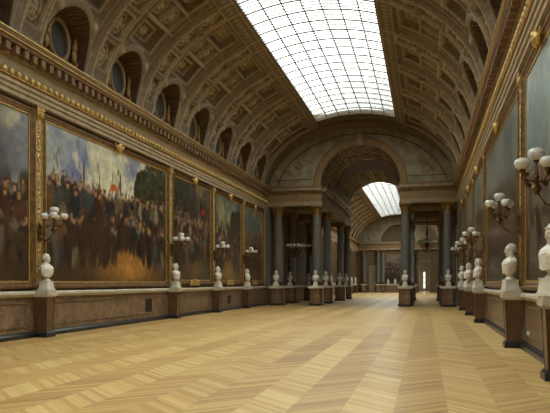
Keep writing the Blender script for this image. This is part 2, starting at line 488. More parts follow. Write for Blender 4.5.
def make_vault(name, y0, nb, ures, vres):
    # y0 : start (rib axis) of the first bay
    X, Y, Z, keep, G, GY = vault_half(ures, vres, nb, y0)
    PL = np.stack([XC+X, Y, Z], -1); PR = np.stack([XC-X, Y, Z], -1)
    a, b = X.shape
    idx = np.arange(a*b).reshape(a, b)
    q = np.stack([idx[:-1,:-1], idx[1:,:-1], idx[1:,1:], idx[:-1,1:]], -1)[keep]
    V = np.concatenate([PL.reshape(-1,3), PR.reshape(-1,3)])
    Q = np.concatenate([q[:, ::-1], q+a*b])
    me = bpy.data.meshes.new(name); me.from_pydata(V.tolist(), [], Q.tolist())
    for nm, A in (('gild', G), ('grey', GY)):
        at = me.attributes.new(nm, 'FLOAT', 'POINT'); at.data.foreach_set('value', np.concatenate([A.reshape(-1)]*2).astype(np.float32))
    me.materials.append(M['vault']); me.polygons.foreach_set('use_smooth', [True]*len(me.polygons))
    bm = bmesh.new(); bm.from_mesh(me); bmesh.ops.delete(bm, geom=[v for v in bm.verts if not v.link_faces], context='VERTS'); bm.to_mesh(me); bm.free()
    me.update(); o = bpy.data.objects.new(name, me); COL.objects.link(o); o['kind'] = 'structure'
    return o
NB = 14; YV0 = LUN0 - PITCH/2 - 6.5*PITCH + .5*PITCH   # rib axis behind the camera
YV0 = LUN0 - PITCH/2 - 6*PITCH                          # = -7.725
vault = make_vault('ceiling', YV0, 13, .05, .055)
# plain remaining strips : before YV0 and the last rib to the end wall
def vault_strip(name, ya, yb, a=VA, b=VB, z0=VZ, tmin=None, tmax=PI/2, thick=.3, mat=None, full=False):
    mb = MB(); n = 48
    t0 = math.asin(.5/b) if tmin is None else tmin
    rng = [(t0, tmax, -1), (t0, tmax, 1)] if not full else [(t0, PI-t0, -1)]
    for ta, tb, sg in rng:
        vs = []
        for i in range(n+1):
            t = ta+(tb-ta)*i/n
            for y in (ya, yb):
                for e in (0, thick): vs.append((XC+sg*(a+e)*math.cos(t), y, z0+(b+e)*math.sin(t)))
        fs = []
        for i in range(n):
            p = 4*i; fs += [(p, p+4, p+6, p+2), (p+1, p+3, p+7, p+5), (p, p+1, p+5, p+4), (p+2, p+6, p+7, p+3)]
        mb.add(vs, fs)
    return mb.build(name, mat or M['vault'], kind='structure')
YV1 = YV0+13*PITCH
vault_strip('ceiling', Y0-.3, YV0, tmax=TE)
# band arch at the end wall, lower than the vault
vault_strip('ceiling', YV1-.05, YE, a=VA-.02, b=VB-.42, z0=VZ, full=True, thick=.7)
vault_strip('ceiling', YV1-.75, YV1, a=VA, b=VB-.22, z0=VZ, full=True, thick=.5)

# recesses behind the lunettes (soffit and sill), with round windows and gilt figures
def lunette(y, side):
    zs = OZ-OW; n = 20
    ol = [(-OW, 8.72)] + [(-OW, zs)] + [(OW*math.cos(PI-PI*i/n), zs+OW*math.sin(PI-PI*i/n)) for i in range(1, n)] + [(OW, zs), (OW, 8.72)]
    mb = MB(); vs = []; xb = XL+.12 if side < 0 else XR-.12
    for (u, z) in ol:
        s_ = min(max((z-VZ)/VB, 0), 1); xv = VA*math.cos(math.asin(s_)) - .05
        xf = XC-xv if side < 0 else XC+xv
        vs += [(xf, y+u, z), (xb, y+u, z)]
    fs = [(2*i, 2*i+2, 2*i+3, 2*i+1) for i in range(len(ol)-1)]
    # sill and back wall
    fs.append((0, 1, len(vs)-1, len(vs)-2)); fs.append(tuple(range(1, len(vs), 2)))
    mb.m = 0; mb.add(vs, fs)
    # ribbed soffit
    for i in range(1, n, 1):
        a_ = PI*i/n; u, z = (OW-.02)*math.cos(a_), zs+(OW-.02)*math.sin(a_)
        s_ = min(max((z-VZ)/VB, 0), 1); xv = VA*math.cos(math.asin(s_)) - .05
        xf = XC-xv if side < 0 else XC+xv; x0, x1 = sorted((xf, xb))
        mb.box(x0+.06, x1, y+u-.02, y+u+.02, z-.03, z+.03)
    return mb
lun_all = MB()
for kx in range(-4, 7):
    y = LUN0 + kx*PITCH
    if y < 9 : continue
    for side in (-1, 1):
        l = lunette(y, side); lun_all.add(l.v, l.f)
for kx in range(-6, 7):
    y = LUN0 + kx*PITCH
    if y >= 9: continue
    for side in (-1, 1):
        l = lunette(y, side); lun_all.add(l.v, l.f)
lun_all.build('ceiling', M['niche'], kind='structure', smooth=False, normals=False)

# round window surround (oculus) : white ring, dark glass, gilt winged scrolls either side
def make_oculus():
    t = empty('oculus_ornament')
    R = Matrix.Rotation(PI/2, 3, 'Y')
    r = MB(); n = 28; prof = [(.50,0),(.50,.10),(.54,.14),(.60,.14),(.64,.09),(.64,0)]
    vs = []; fs = []
    for i in range(n):
        a = 2*PI*i/n
        for q, (rr, d) in enumerate(prof): vs.append((d, rr*math.cos(a), rr*1.18*math.sin(a)))
    m = len(prof)
    for i in range(n):
        for q in range(m-1): fs.append((i*m+q, i*m+q+1, ((i+1)%n)*m+q+1, ((i+1)%n)*m+q))
    r.add(vs, fs); r.build('ring', M['frieze'], t)
    g = MB(); vs = [(.02, .51*math.cos(2*PI*i/n), .6*math.sin(2*PI*i/n)) for i in range(n)]; g.add(vs, [tuple(range(n))])
    g.build('pane', M['grille'], t, smooth=False)
    for sg in (-1, 1):
        f = MB()
        f.ell((.12, sg*.82, -.32), (.10,.13,.24), 8, 6); f.ell((.16, sg*.78, -.02), (.08,.09,.12), 8, 6)
        f.ell((.18, sg*.76, .14), (.06,.06,.08), 8, 6)
        for q in range(5):
            a = q*.3; f.ell((.1, sg*(.92+.02*q), -.1+.09*q), (.05,.05,.16), 6, 5, Matrix.Rotation(sg*(.3+.1*q), 3, 'X'))
        f.tube([(.1, sg*.60, -.62), (.12, sg*.8, -.66), (.12, sg*.98, -.6), (.12, sg*1.04, -.48), (.12, sg*.96, -.42)], .05, 6)
        f.build('gilt_figure', M['gold_dark'], t)
    return t
oc = make_oculus(); first = True
oc_names = ['nearest the camera', 'second from the camera', 'third from the camera', 'fourth from the camera', 'fifth from the camera', 'sixth from the camera', 'farthest, next to the end wall']
for side, wname in ((-1, 'left'), (1, 'right')):
    for i in range(7):
        y = LUN0+i*PITCH
        lab = 'round window with gilt figures, %s vault niche, %s' % (wname, oc_names[i])
        loc = (XL+.13 if side < 0 else XR-.13, y, 9.72)
        if first: o = oc; o.location = loc; first = False
        else: o = dup(oc, loc, 0 if side < 0 else PI)
        tag(o, lab, 'ornament', 'round window ornaments in the vault niches')

# ------------------------------------------------------------------ skylights
ZS = 13.05
def sky_z(x):   # shallow arched glazing
    return ZS + .42*(1-((x-XC)/SKY)**2)
def skylight(nm, y0, y1):
    mb = MB(); n = 14
    vs = []; fs = []
    for i in range(n+1):
        x = XC-SKY+2*SKY*i/n
        for y in (y0, y1): vs.append((x, y, sky_z(x)+.03))
    for i in range(n): fs.append((2*i, 2*i+2, 2*i+3, 2*i+1))
    mb.add(vs, fs); w = mb.build(nm, M['glass'], kind='structure')
    b = MB()
    for i in range(8):
        x = XC-SKY+2*SKY*i/7; z = sky_z(x); b.box(x-.022, x+.022, y0, y1, z-.04, z+.03)
    b.build('glazing_bars', M['iron'], w, smooth=False)
    c = MB(); ny = int(round((y1-y0)/1.12))
    for j in range(ny+1):
        y = y0+(y1-y0)*j/ny
        for i in range(n):
            xa = XC-SKY+2*SKY*i/n; xb = XC-SKY+2*SKY*(i+1)/n; za, zb = sky_z(xa), sky_z(xb)
            c.add([(xa,y-.025,za-.03),(xb,y-.025,zb-.03),(xb,y+.025,zb-.03),(xa,y+.025,za-.03),(xa,y-.025,za+.03),(xb,y-.025,zb+.03),(xb,y+.025,zb+.03),(xa,y+.025,za+.03)],
                  [(0,3,2,1),(4,5,6,7),(0,1,5,4),(2,3,7,6)])
    c.build('purlins', M['iron'], w, smooth=False)
    d = MB(); nl = ny*4 if y0 < 50 else 0
    for j in range(nl):
        if j % 4 == 0: continue
        y = y0+(y1-y0)*j/nl
        for i in range(n):
            xa = XC-SKY+2*SKY*i/n; xb = XC-SKY+2*SKY*(i+1)/n; za, zb = sky_z(xa), sky_z(xb)
            d.add([(xa,y-.012,za-.015),(xb,y-.012,zb-.015),(xb,y+.012,zb-.015),(xa,y+.012,za-.015),(xa,y-.012,za+.025),(xb,y-.012,zb+.025),(xb,y+.012,zb+.035),(xa,y+.012,za+.035)], [(0,3,2,1),(4,5,6,7),(0,1,5,4),(2,3,7,6)])
    if nl: d.build('glass_laps', M['iron'], w, smooth=False)
    if y0 > 50: bpy.data.objects.remove(w.children[-1]) if False else None
    # curb frame closing the skylight to the vault
    k_ = MB()
    for sg in (-1, 1):
        x = XC+sg*SKY; x0, x1 = sorted((x, x+sg*.25)); k_.box(x0, x1, y0-.1, y1+.1, ZS+.0, ZS+.12)
    k_.build('curb', M['frieze'], w, smooth=False)
    return w
SK1 = (Y0, 43.6)
skylight('window_5', *SK1)
# crown of the vault between skylight end and end wall
def crown(name, y0, y1):
    mb = MB(); n = 16
    vs = []
    for i in range(n+1):
        t = TE+(PI-2*TE)*i/n
        for y in (y0, y1): vs.append((XC-VA*math.cos(t), y, VZ+VB*math.sin(t)-.08))
    mb.add(vs, [(2*i, 2*i+2, 2*i+3, 2*i+1) for i in range(n)])
    # riser facing the glass
    mb.add([(XC-SKY,y0,ZS-.1),(XC+SKY,y0,ZS-.1)]+[(XC-VA*math.cos(TE+(PI-2*TE)*i/n), y0, VZ+VB*math.sin(TE+(PI-2*TE)*i/n)+.2) for i in range(n,-1,-1)], [tuple(range(n+3))])
    mb.build(name, M['vault'], kind='structure')
mb = MB()
def crown2(name, y0, y1):
    mb = MB(); n = 16; vs = []
    for i in range(n+1):
        x = XC-SKY-.05+(2*SKY+.1)*i/n
        for y in (y0, y1):
            for dz in (-.12, .06): vs.append((x, y, sky_z(x)+dz))
    fs = []
    for i in range(n):
        p = 4*i; fs += [(p,p+4,p+6,p+2),(p+1,p+3,p+7,p+5),(p,p+1,p+5,p+4),(p+2,p+6,p+7,p+3)]
    mb.add(vs, fs); mb.build(name, M['vault'], kind='structure')
crown2('ceiling', 43.6, YE)

# second gallery : coarser vault and skylight
Y2 = YP+.3
vb = make_vault('ceiling', Y2+.2, 11, .13, .12)
vault_strip('ceiling', Y2+.2+11*PITCH, YF, tmax=TE)
lun2 = MB()
for kx in range(11):
    for side in (-1, 1):
        l = lunette(Y2+.2+PITCH*(kx+.5), side); lun2.add(l.v, l.f)
lun2.build('ceiling', M['niche'], kind='structure', smooth=False, normals=False)
skylight('window_6', 70.0, 110.3)
crown2('ceiling', YP, 70.0); crown2('ceiling', 110.3, YF)

# ------------------------------------------------------------------ end walls with arch
def tympanum(name, y0, y1, r, zc, mat, zb=8.95, a=VA+.25, b=VB+.1):
    mb = MB(); n = 56; inn = []; out = []
    for i in range(n+1):
        th = PI*i/n; c_, s_ = math.cos(th), math.sin(th)
        inn.append((XC+r*c_, zc+r*s_))
        # ray from (XC,zc) to ellipse centred VZ
        dz = zc-VZ; A = c_*c_/a**2+s_*s_/b**2; B = 2*dz*s_/b**2; C_ = dz*dz/b**2-1
        k_ = (-B+math.sqrt(B*B-4*A*C_))/(2*A); out.append((XC+k_*c_, zc+k_*s_))
    vs = []
    for (xi, zi), (xo, zo) in zip(inn, out):
        for y in (y0, y1): vs += [(xi,y,zi), (xo,y,zo)]
    fs = []
    for i in range(n):
        p = 4*i; fs += [(p,p+4,p+5,p+1),(p+2,p+3,p+7,p+6),(p,p+2,p+6,p+4),(p+1,p+5,p+7,p+3)]
    mb.add(vs, fs)
    return mb.build(name, mat, kind='structure', smooth=False)
tympanum('wall_end', YE, YE+.8, 3.2, 8.98, M['tymp'])
# archivolt mouldings
def archivolt(name, y, r0, r1, zc, proj, mats, steps):
    mb = MB(); n = 56
    for q, (ra, rb, d, mi) in enumerate(steps):
        vs = []
        for i in range(n+1):
            th = PI*i/n; c_, s_ = math.cos(th), math.sin(th)
            vs += [(XC+ra*c_, y-d, zc+ra*s_), (XC+rb*c_, y-d, zc+rb*s_), (XC+ra*c_, y+.3, zc+ra*s_), (XC+rb*c_, y+.3, zc+rb*s_)]
        fs = []
        for i in range(n):
            p = 4*i; fs += [(p,p+4,p+5,p+1),(p+1,p+5,p+7,p+3),(p,p+2,p+6,p+4)]
        mb.m = mi; mb.add(vs, fs)
    return mb.build(name, mats, kind='structure')
archivolt('trim_9', YE, 2.95, 3.5, 8.98, .1, [M['frieze'], M['gold_dark'], M['stucco_grey'], M['brown_wood']],
          [(2.92,3.05,.10,0),(3.05,3.10,.14,1),(3.10,3.32,.12,0),(3.32,3.38,.17,1),(3.38,3.44,.12,3),(3.44,3.50,.07,2)])
# panel border on the tympanum (thin dark line frame and ledge)
mb = MB()
for sg in (-1, 1):
    x0, x1 = sorted((XC+sg*3.5, XC+sg*6.6)); mb.box(x0, x1, YE-.03, YE+.05, 9.42, 9.47)
n = 40
vs = []; 
for i in range(n+1):
    t = .16+(PI-.32)*i/n
    for rr in (0, .07):
        for y in (YE-.04, YE+.05): vs.append((XC+(VA-.75+rr)*math.cos(t), y, VZ+(VB-.85+rr)*math.sin(t)))
fs = []
for i in range(n):
    p = 4*i; fs += [(p,p+4,p+6,p+2),(p+2,p+6,p+7,p+3),(p,p+1,p+5,p+4)]
mb.add(vs, fs); mb.build('trim_10', M['brown_wood'], kind='structure', smooth=False)
# relief figures of the spandrels and keystone
for sg, nm in ((-1,'left'),(1,'right')):
    mb = MB(); r_ = random.Random(5)
    for q in range(34):
        x = XC+sg*r_.uniform(3.4, 6.2); z = r_.uniform(9.6, 12.3)
        if math.hypot(x-XC, z-8.98) < 3.85 or ((x-XC)/(VA-1.1))**2+((z-VZ)/(VB-1.2))**2 > 1: continue
        mb.ell((x, YE, z), (r_.uniform(.08,.2), .07, r_.uniform(.15,.35)), 8, 6, Matrix.Rotation(r_.uniform(-1,1), 3, 'Y'))
    mb.build('trim_11' if sg < 0 else 'trim_12', M['tymp'], kind='structure')
mb = MB(); mb.frustum(XC, YE-.1, 11.85, 12.62, .15, .14, .24, .18); mb.build('trim_13', M['stucco_grey'], kind='structure', smooth=False)

# entablature beams of the pavilion (over the columns)
def beam(mb, x0, x1, y0, y1, e=.0):
    """stack of layers, faces on all sides"""
    for z0, z1, w, mi in ((7.52,7.66,.0,0),(7.66,7.80,.03,0),(7.80,7.88,.07,1),(7.88,8.38,.02,2),(8.38,8.46,.08,1),(8.62,8.80,.26,0),(8.80,8.95,.32,2)):
        mb.m = mi; mb.box(x0-w*e, x1+w*e, y0-w, y1+w, z0, z1)
    mb.m = 3; mb.box(x0, x1, y0-.1, y1+.1, 8.46, 8.62)
    mb.m = 1; n = int((x1-x0)/.22)
    for i in range(n):
        x = x0+(i+.5)*(x1-x0)/n; mb.box(x-.06, x+.06, y0-.2, y0-.1, 8.47, 8.61)
def beamx(mb, x0, x1, y0, y1):
    for z0, z1, w, mi in ((7.52,7.66,.0,0),(7.66,7.80,.03,0),(7.80,7.88,.07,1),(7.88,8.38,.02,2),(8.38,8.46,.08,1),(8.46,8.62,.1,3),(8.62,8.80,.26,0),(8.80,8.95,.32,2)):
        mb.m = mi; mb.box(x0-w, x1+w, y0, y1, z0, z1)
BM = [M['stucco_grey'], M['gold_dark'], M['frieze'], M['brown_wood']]
CX = [-10.97, -7.97, -1.43, 1.57]
ROWS = [47.05, 52.1, 60.6, 65.8]
ti = 14
for r_i, y in enumerate(ROWS):
    for xa, xb in ((XL, -7.55), (-1.85, XR)):
        mb = MB(); beam(mb, xa, xb, y-.35, y+.35); mb.build('trim_%d' % ti, BM, kind='structure', smooth=False); ti += 1
for x in (-7.97, -1.43):
    for ya, yb in ((47.4, 51.75), (52.45, 60.25), (60.95, 65.45)):
        mb = MB(); beamx(mb, x-.35, x+.35, ya, yb); mb.build('trim_%d' % ti, BM, kind='structure', smooth=False); ti += 1
# flat coffered ceilings of the aisles
for xa, xb in ((XL, -7.7), (-1.7, XR)):
    mb = MB(); mb.m = 0; mb.box(xa, xb, YE+.1, YP, 8.96, 9.15)
    for ya, yb in ((47.6, 51.6), (52.6, 56.1), (56.5, 60.1), (61.1, 65.3)):
        mb.m = 1
        x0, x1 = xa+.7, xb-.7
        for (p0,p1,q0,q1) in ((x0,x1,ya+.5,ya+.62),(x0,x1,yb-.62,yb-.5),(x0,x0+.12,ya+.5,yb-.5),(x1-.12,x1,ya+.5,yb-.5)): mb.box(p0,p1,q0,q1,8.86,8.97)
    mb.build('ceiling', [M['frieze'], M['gold_dark']], kind='structure', smooth=False)
# block above aisles (so no sky shows)
mb = MB(); mb.box(XL, -8.0, YE+.8, YP, 9.16, 14.5); mb.box(-1.4, XR, YE+.8, YP, 9.16, 14.5)
mb.build('ceiling', M['frieze'], kind='structure', smooth=False)
# arch barrels
def barrel(name, y0, y1, r, zc, coff=True, mat=None):
    nu, nv_ = int((y1-y0)/.09)+1, 120
    yy = np.linspace(y0, y1, nu); th = np.linspace(0, PI, nv_)
    Yg, T = np.meshgrid(yy, th, indexing='ij')
    h = np.zeros_like(Yg); g = np.zeros_like(Yg)
    if coff:
        ny = max(1, int((y1-y0)/1.3)); cu = (y1-y0)/ny
        u = (Yg-y0) % cu - cu/2; na = 9; ca = PI/na; v_ = ((T % ca)-ca/2)*r
        d = np.maximum(np.abs(u)-cu*.34, np.abs(v_)-.34)
        h += .12*(1-sm(d, -.04, .03)); lip = np.clip(1-np.abs(d-.05)/.05, 0, 1); h -= .03*lip; g = .8*lip
        e = np.hypot(u, v_)/.22; ro = np.clip(1-e, 0, 1); h -= .1*ro; g = np.maximum(g, .8*sm(ro, 0, .3))
    R_ = r+h
    P = np.stack([XC+R_*np.cos(T), Yg, zc+R_*np.sin(T)], -1)
    return grid_mesh(name, P, mat or M['vault'], {'gild': g, 'grey': g*0}, kind='structure')
barrel('ceiling', YE+.1, 52.45, 2.93, 8.98)
barrel('ceiling', 60.25, YP, 3.3, 8.98)
# crossing vault with ring and lantern dome
DY, DR = 56.35, 2.9
def crossing():
    nx, ny = 90, 100
    th = np.linspace(0, PI, nx); yy = np.linspace(52.45, 60.25, ny)
    T, Yg = np.meshgrid(th, yy, indexing='ij'); r = 3.3
    X = XC+r*np.cos(T); Z = 8.98+r*np.sin(T)
    ins = np.hypot(X-XC, Yg-DY) < DR
    keep = ~(ins[:-1,:-1]|ins[1:,:-1]|ins[1:,1:]|ins[:-1,1:])
    grid_mesh('ceiling', np.stack([X, Yg, Z], -1), M['vault'], {'gild': X*0, 'grey': X*0+.3}, mask=keep, kind='structure')
    mb = MB(); n = 64; vs = []
    for i in range(n):
        a = 2*PI*i/n; x = (DR+.08)*math.cos(a); y = DY+(DR+.08)*math.sin(a)
        zb = 8.98+math.sqrt(max(r*r-x*x, 0))-.12
        for rr, z in ((DR+.08, zb), (DR-.1, zb), (DR-.1, 13.1)): vs.append((XC+rr*math.cos(a), DY+rr*math.sin(a), z))
    fs = []
    for i in range(n):
        p, q = 3*i, 3*((i+1)%n); fs += [(p,q,q+1,p+1),(p+1,q+1,q+2,p+2)]
    mb.m = 0; mb.add(vs, fs)
    mb.m = 1
    prof = [(2.8,13.1),(2.62,13.12),(2.60,13.3),(2.5,13.34),(2.5,13.55),(2.35,13.62),(2.35,13.75)]
    vs = []; fs = []; m = len(prof)
    for i in range(n):
        a = 2*PI*i/n
        for rr, z in prof: vs.append((XC+rr*math.cos(a), DY+rr*math.sin(a), z))
    for i in range(n):
        for q in range(m-1): fs.append((i*m+q, i*m+q+1, ((i+1)%n)*m+q+1, ((i+1)%n)*m+q))
    mb.add(vs, fs)
    prof = [(2.35,13.75),(2.0,14.1),(1.6,14.3),(.75,14.45)]
    vs = []; fs = []; m = len(prof)
    for i in range(n):
        a = 2*PI*i/n
        for rr, z in prof: vs.append((XC+rr*math.cos(a), DY+rr*math.sin(a), z))
    for i in range(n):
        for q in range(m-1): fs.append((i*m+q, i*m+q+1, ((i+1)%n)*m+q+1, ((i+1)%n)*m+q))
    mb.m = 2; mb.add(vs, fs)
    mb.build('ceiling', [M['niche'], M['stone_pale'], M['niche']], kind='structure')
    g_ = MB(); g_.add([(XC+.77*math.cos(2*PI*i/n), DY+.77*math.sin(2*PI*i/n), 14.45) for i in range(n)], [tuple(range(n))])
    g_.build('window_7', M['glass'], kind='structure', smooth=False)
crossing()
# roof mass round the crossing so no daylight leaks
mb = MB(); mb.box(-8.1, -1.3, YE+.85, 53.0, 12.3, 14.5); mb.box(-8.1, -1.3, 59.6, YP, 12.6, 14.5)
mb.box(-8.1, -7.9, YE+.8, YP, 8.95, 14.5); mb.box(-1.5, -1.3, YE+.8, YP, 8.95, 14.5)
mb.build('ceiling', M['frieze'], kind='structure', smooth=False)
tympanum('wall_far', YP-.5, YP+.3, 3.25, 8.98, M['tymp'])
# outer roof shells above both vaults (keep daylight to the glass only)
def roof(y0, y1):
    mb = MB()
    for sg in (-1, 1):
        pts = [(SKY+.05, 13.10), (SKY+.06, 13.18), (7.9, 13.3), (7.9, 11.3), (7.3, 11.3), (5.5, 12.2), (3.7, 12.98)]
        mb.prism_y([(XC+sg*a, z) for a, z in pts], y0, y1)
    mb.build('ceiling', M['frieze'], kind='structure', smooth=False)
roof(Y0-.3, YE+.8); roof(YP, YF+.3)

# far wall of the second gallery : arch niche with a painting, door to the enfilade at right
tympanum('wall_far', YF, YF+.6, 3.0, 8.98, M['tymp'])
mb = MB(); mb.m = 0
mb.box(XL, -9.6, YF, YF+.5, 0, 8.95); mb.box(-8.7, -1.05, YF, YF+.5, 0, 8.95); mb.box(.6, XR, YF, YF+.5, 0, 8.95)
mb.box(-9.6, -8.7, YF, YF+.5, 4.6, 8.95); mb.box(-1.05, .6, YF, YF+.5, 5.4, 8.95); mb.box(-8.0, -1.4, YF+.6, YF+.7, 8.9, 12.6)
mb.build('wall_far', M['wall_dark'], kind='structure', smooth=False)
mb = MB(); beam(mb, XL, XR, YF-.35, YF-.02); mb.build('trim_%d' % ti, BM, kind='structure', smooth=False); ti += 1
mb = MB(); mb.m = 0; mb.box(-7.75, -1.3, YF-.62, YF, 0, 1.27); mb.m = 1; mb.box(-7.75, -1.3, YF-.70, YF, 1.27, 1.45)
mb.build('trim_%d' % ti, [M['marble'], M['stone_pale']], kind='structure', smooth=False); ti += 1
# small room beyond the door with a tall window; an unseen side one is added for light
mb = MB()
mb.box(-2.3, -1.9, YF+.5, 127.5, 0, 8); mb.box(1.5, 1.9, YF+.5, 118, 0, 8); mb.box(1.5, 1.9, 125, 127.5, 0, 8); mb.box(1.5,1.9,118,125,6.5,8); mb.box(1.5,1.9,118,125,0,1); mb.box(-2.3, 1.9, YF+.5, 127.5, 8, 8.3)
mb.box(-2.3, -.45, 127.3, 127.6, 0, 8); mb.box(0, 1.9, 127.3, 127.6, 0, 8); mb.box(-.45, 0, 127.3, 127.6, 3.9, 8); mb.box(-.45, 0, 127.3, 127.6, 0, .5)
mb.build('wall_beyond', M['door_paint'], kind='structure', smooth=False)
mb = MB(); mb.box(-.45, 0, 127.42, 127.45, .5, 3.9); w = mb.build('window_8', M['glass'], kind='structure', smooth=False)
mb = MB(); mb.box(1.68, 1.70, 118, 125, 1, 6.5); mb.build('window_9', M['glass'], kind='structure', smooth=False)  # unseen side window, added to light the room
mb = MB()
for x in (-.42, -.2, -.03): mb.box(x-.03, x+.03, 127.38, 127.48, .5, 3.9)
for z in (.55, 1.7, 2.8, 3.85): mb.box(-.45, 0, 127.38, 127.48, z-.05, z+.05)
mb.build('window_frame', M['cream'], w, smooth=False)
mb = MB(); mb.box(-1.2, -1.05, YF-.06, YF+.5, 0, 5.55); mb.box(.6, .75, YF-.06, YF+.5, 0, 5.55); mb.box(-1.2, .75, YF-.06, YF+.5, 5.4, 5.6)
mb.build('door_1', M['door_paint'], kind='structure', smooth=False)
mb = MB(); mb.box(-9.75, -9.6, YF-.06, YF+.5, 0, 4.8); mb.box(-8.7, -8.55, YF-.06, YF+.5, 0, 4.8); mb.box(-9.75, -8.55, YF-.06, YF+.5, 4.6, 4.8); mb.box(-9.6, -8.7, YF+.2, YF+.3, 0, 4.6)
mb.build('door_2', M['door_paint'], kind='structure', smooth=False)

# ------------------------------------------------------------------ busts
def fuse(mb, name, voxel=.012, smooth_it=2):
    me = bpy.data.meshes.new(name); me.from_pydata(mb.v, [], mb.f)
    bm = bmesh.new(); bm.from_mesh(me); bmesh.ops.recalc_face_normals(bm, faces=bm.faces); bm.to_mesh(me); bm.free()
    o = bpy.data.objects.new('tmp', me); COL.objects.link(o)
    m = o.modifiers.new('r', 'REMESH'); m.mode = 'VOXEL'; m.voxel_size = voxel
    s_ = o.modifiers.new('s', 'SMOOTH'); s_.factor = .5; s_.iterations = smooth_it
    dg = bpy.context.evaluated_depsgraph_get(); dg.update()
    new = bpy.data.meshes.new_from_object(o.evaluated_get(dg)); new.name = name
    new.polygons.foreach_set('use_smooth', [True]*len(new.polygons))
    bpy.data.objects.remove(o)
    new.materials.clear(); new.materials.append(M['white_marble'])
    return new
def Ry(a): return Matrix.Rotation(a, 3, 'Y')
def Rx(a): return Matrix.Rotation(a, 3, 'X')
def bust_mesh(kind):
    b = MB(); r_ = random.Random(hash(kind) % 1 + len(kind)); E_ = lambda c, r, R=None: b.ell(c, r, 16, 12, R)
    # torso cut below the chest : lofted rings (z, half depth, half width, centre x)
    rings = [(.39,.07,.085,.01),(.41,.10,.12,.01),(.46,.128,.168,.015),(.52,.148,.20,.02),(.60,.155,.215,.02),(.67,.155,.235,.01),(.72,.145,.238,0),(.755,.128,.215,-.01),(.785,.108,.165,-.015),(.81,.092,.118,-.015),(.84,.082,.09,-.012),(.88,.078,.08,-.008),(.93,.074,.076,0)]
    vs = []; n = 28
    for z, rx, ry, cx in rings:
        for i in range(n):
            t_ = 2*PI*i/n; c_, s_ = math.cos(t_), math.sin(t_)
            vs.append((cx+rx*math.copysign(abs(c_)**.8, c_), ry*math.copysign(abs(s_)**.8, s_), z))
    fs = [(j*n+i, j*n+(i+1)%n, (j+1)*n+(i+1)%n, (j+1)*n+i) for j in range(len(rings)-1) for i in range(n)]
    fs += [tuple(range(n-1,-1,-1)), tuple((len(rings)-1)*n+i for i in range(n))]
    b.add(vs, fs)
    E_((.105,.085,.645),(.07,.10,.075)); E_((.105,-.085,.645),(.07,.10,.075))
    # head
    E_((-.03,0,1.035),(.122,.10,.112)); E_((.03,0,1.0),(.09,.082,.10)); E_((.035,0,.955),(.078,.072,.10)); E_((.035,0,.885),(.066,.058,.045))
    E_((.09,0,.868),(.026,.030,.022)); 
    b.tube([(.112,0,1.0),(.130,0,.972),(.146,0,.948)], [.009,.011,.016], 8); E_((.125,.014,.942),(.016,.012,.009)); E_((.125,-.014,.942),(.016,.012,.009))
    for s_ in (-1, 1):
        b.tube([(.113,s_*.012,1.004),(.115,s_*.036,1.012),(.092,s_*.066,1.0)], .010, 8)
        E_((.098, s_*.034, .985),(.014,.016,.009)); E_((.085,s_*.05,.945),(.028,.024,.026))
        E_((-.005, s_*.102, .965),(.024,.010,.034)); E_((.03,s_*.06,.90),(.04,.02,.035))
    E_((.112,0,.918),(.014,.026,.006)); E_((.108,0,.903),(.014,.022,.007))
    def curls(nq, front, rad, zmin=.93, seed=3):
        rr_ = random.Random(seed)
        for q in range(nq):
            z = zmin+(1.15-zmin)*(q+.5)/nq; f_ = max(0, 1-((z-1.02)/.135)**2)**.5 if z > 1.02 else 1
            a_ = rr_.uniform(front, 2*PI-front)
            if z > 1.10: a_ = rr_.uniform(.4, 2*PI-.4)
            b.ell((-.03+.125*f_*math.cos(a_), .103*f_*math.sin(a_), z), (rad, rad, rad*.8), 8, 6)
    if kind == 'toga':
        for q in range(7):
            b.tube([(.06-.0*q,-.235+.01*q,.74-.045*q),(.155,-.10,.66-.045*q),(.165,.04,.68-.045*q),(.10,.17,.74-.04*q),(-.02,.235,.76-.03*q)], .017, 8)
        curls(70, 1.15, .024)
    elif kind == 'wig':
        E_((-.04,0,1.04),(.13,.108,.115))
        for s_ in (-1, 1):
            for q in range(6): E_((-.02-.004*q, s_*(.098+.002*q), 1.05-.043*q), (.055,.034,.034))
        for q in range(9): E_((-.13+.01*(q%2),.0+.02*(q%3-1),1.05-.04*q),(.035,.07,.03))
        curls(36, 1.3, .026, 1.02)
        E_((.125,0,.765),(.028,.04,.04)); E_((.15,0,.71),(.026,.05,.045))
        for q in range(5): b.tube([(.02,-.235,.70-.05*q),(.14,-.12,.63-.045*q),(.155,.03,.60-.045*q),(.08,.18,.62-.04*q)], .016, 8)
    elif kind == 'bare':
        b.tube([(-.08,-.12,.80),(.02,-.15,.79),(.11,-.12,.73),(.16,-.03,.62),(.13,.05,.52)], .026, 8)
        for q in range(6): b.tube([(.0,-.235,.73-.045*q),(.10,-.19,.66-.045*q),(.15,-.08,.56-.025*q)], .017, 8)
        curls(26, 1.5, .016, .94)
    elif kind == 'uniform':
        for s_ in (-1, 1):
            b.tube([(-.06, s_*.09, .86),(.05, s_*.075, .85),(.09, s_*.02, .79)], .022, 8)
            E_((-.01, s_*.21, .755),(.075,.06,.02))
            for q in range(9): b.tube([(-.08+.018*q, s_*.245, .75),(-.08+.018*q, s_*.255, .68)], .008, 6)
            for q in range(4): E_((.172-.006*q, s_*.045, .70-.055*q), (.010,.010,.010))
            b.tube([(.10,s_*.03,.77),(.165,s_*.085,.66),(.15,s_*.09,.52)], .012, 8)
        b.tube([(.07,.15,.77),(.17,.02,.63),(.13,-.14,.50)], .022, 8)
        curls(60, 1.1, .025)
    elif kind == 'laurel':
        curls(80, 1.05, .027, .90)
        for q in range(26):
            a_ = 2*PI*q/26; E_((-.025+.135*math.cos(a_), .115*math.sin(a_), 1.07+.012*(q % 2)), (.026,.009,.014), Matrix.Rotation(a_+.8, 3, 'Z'))
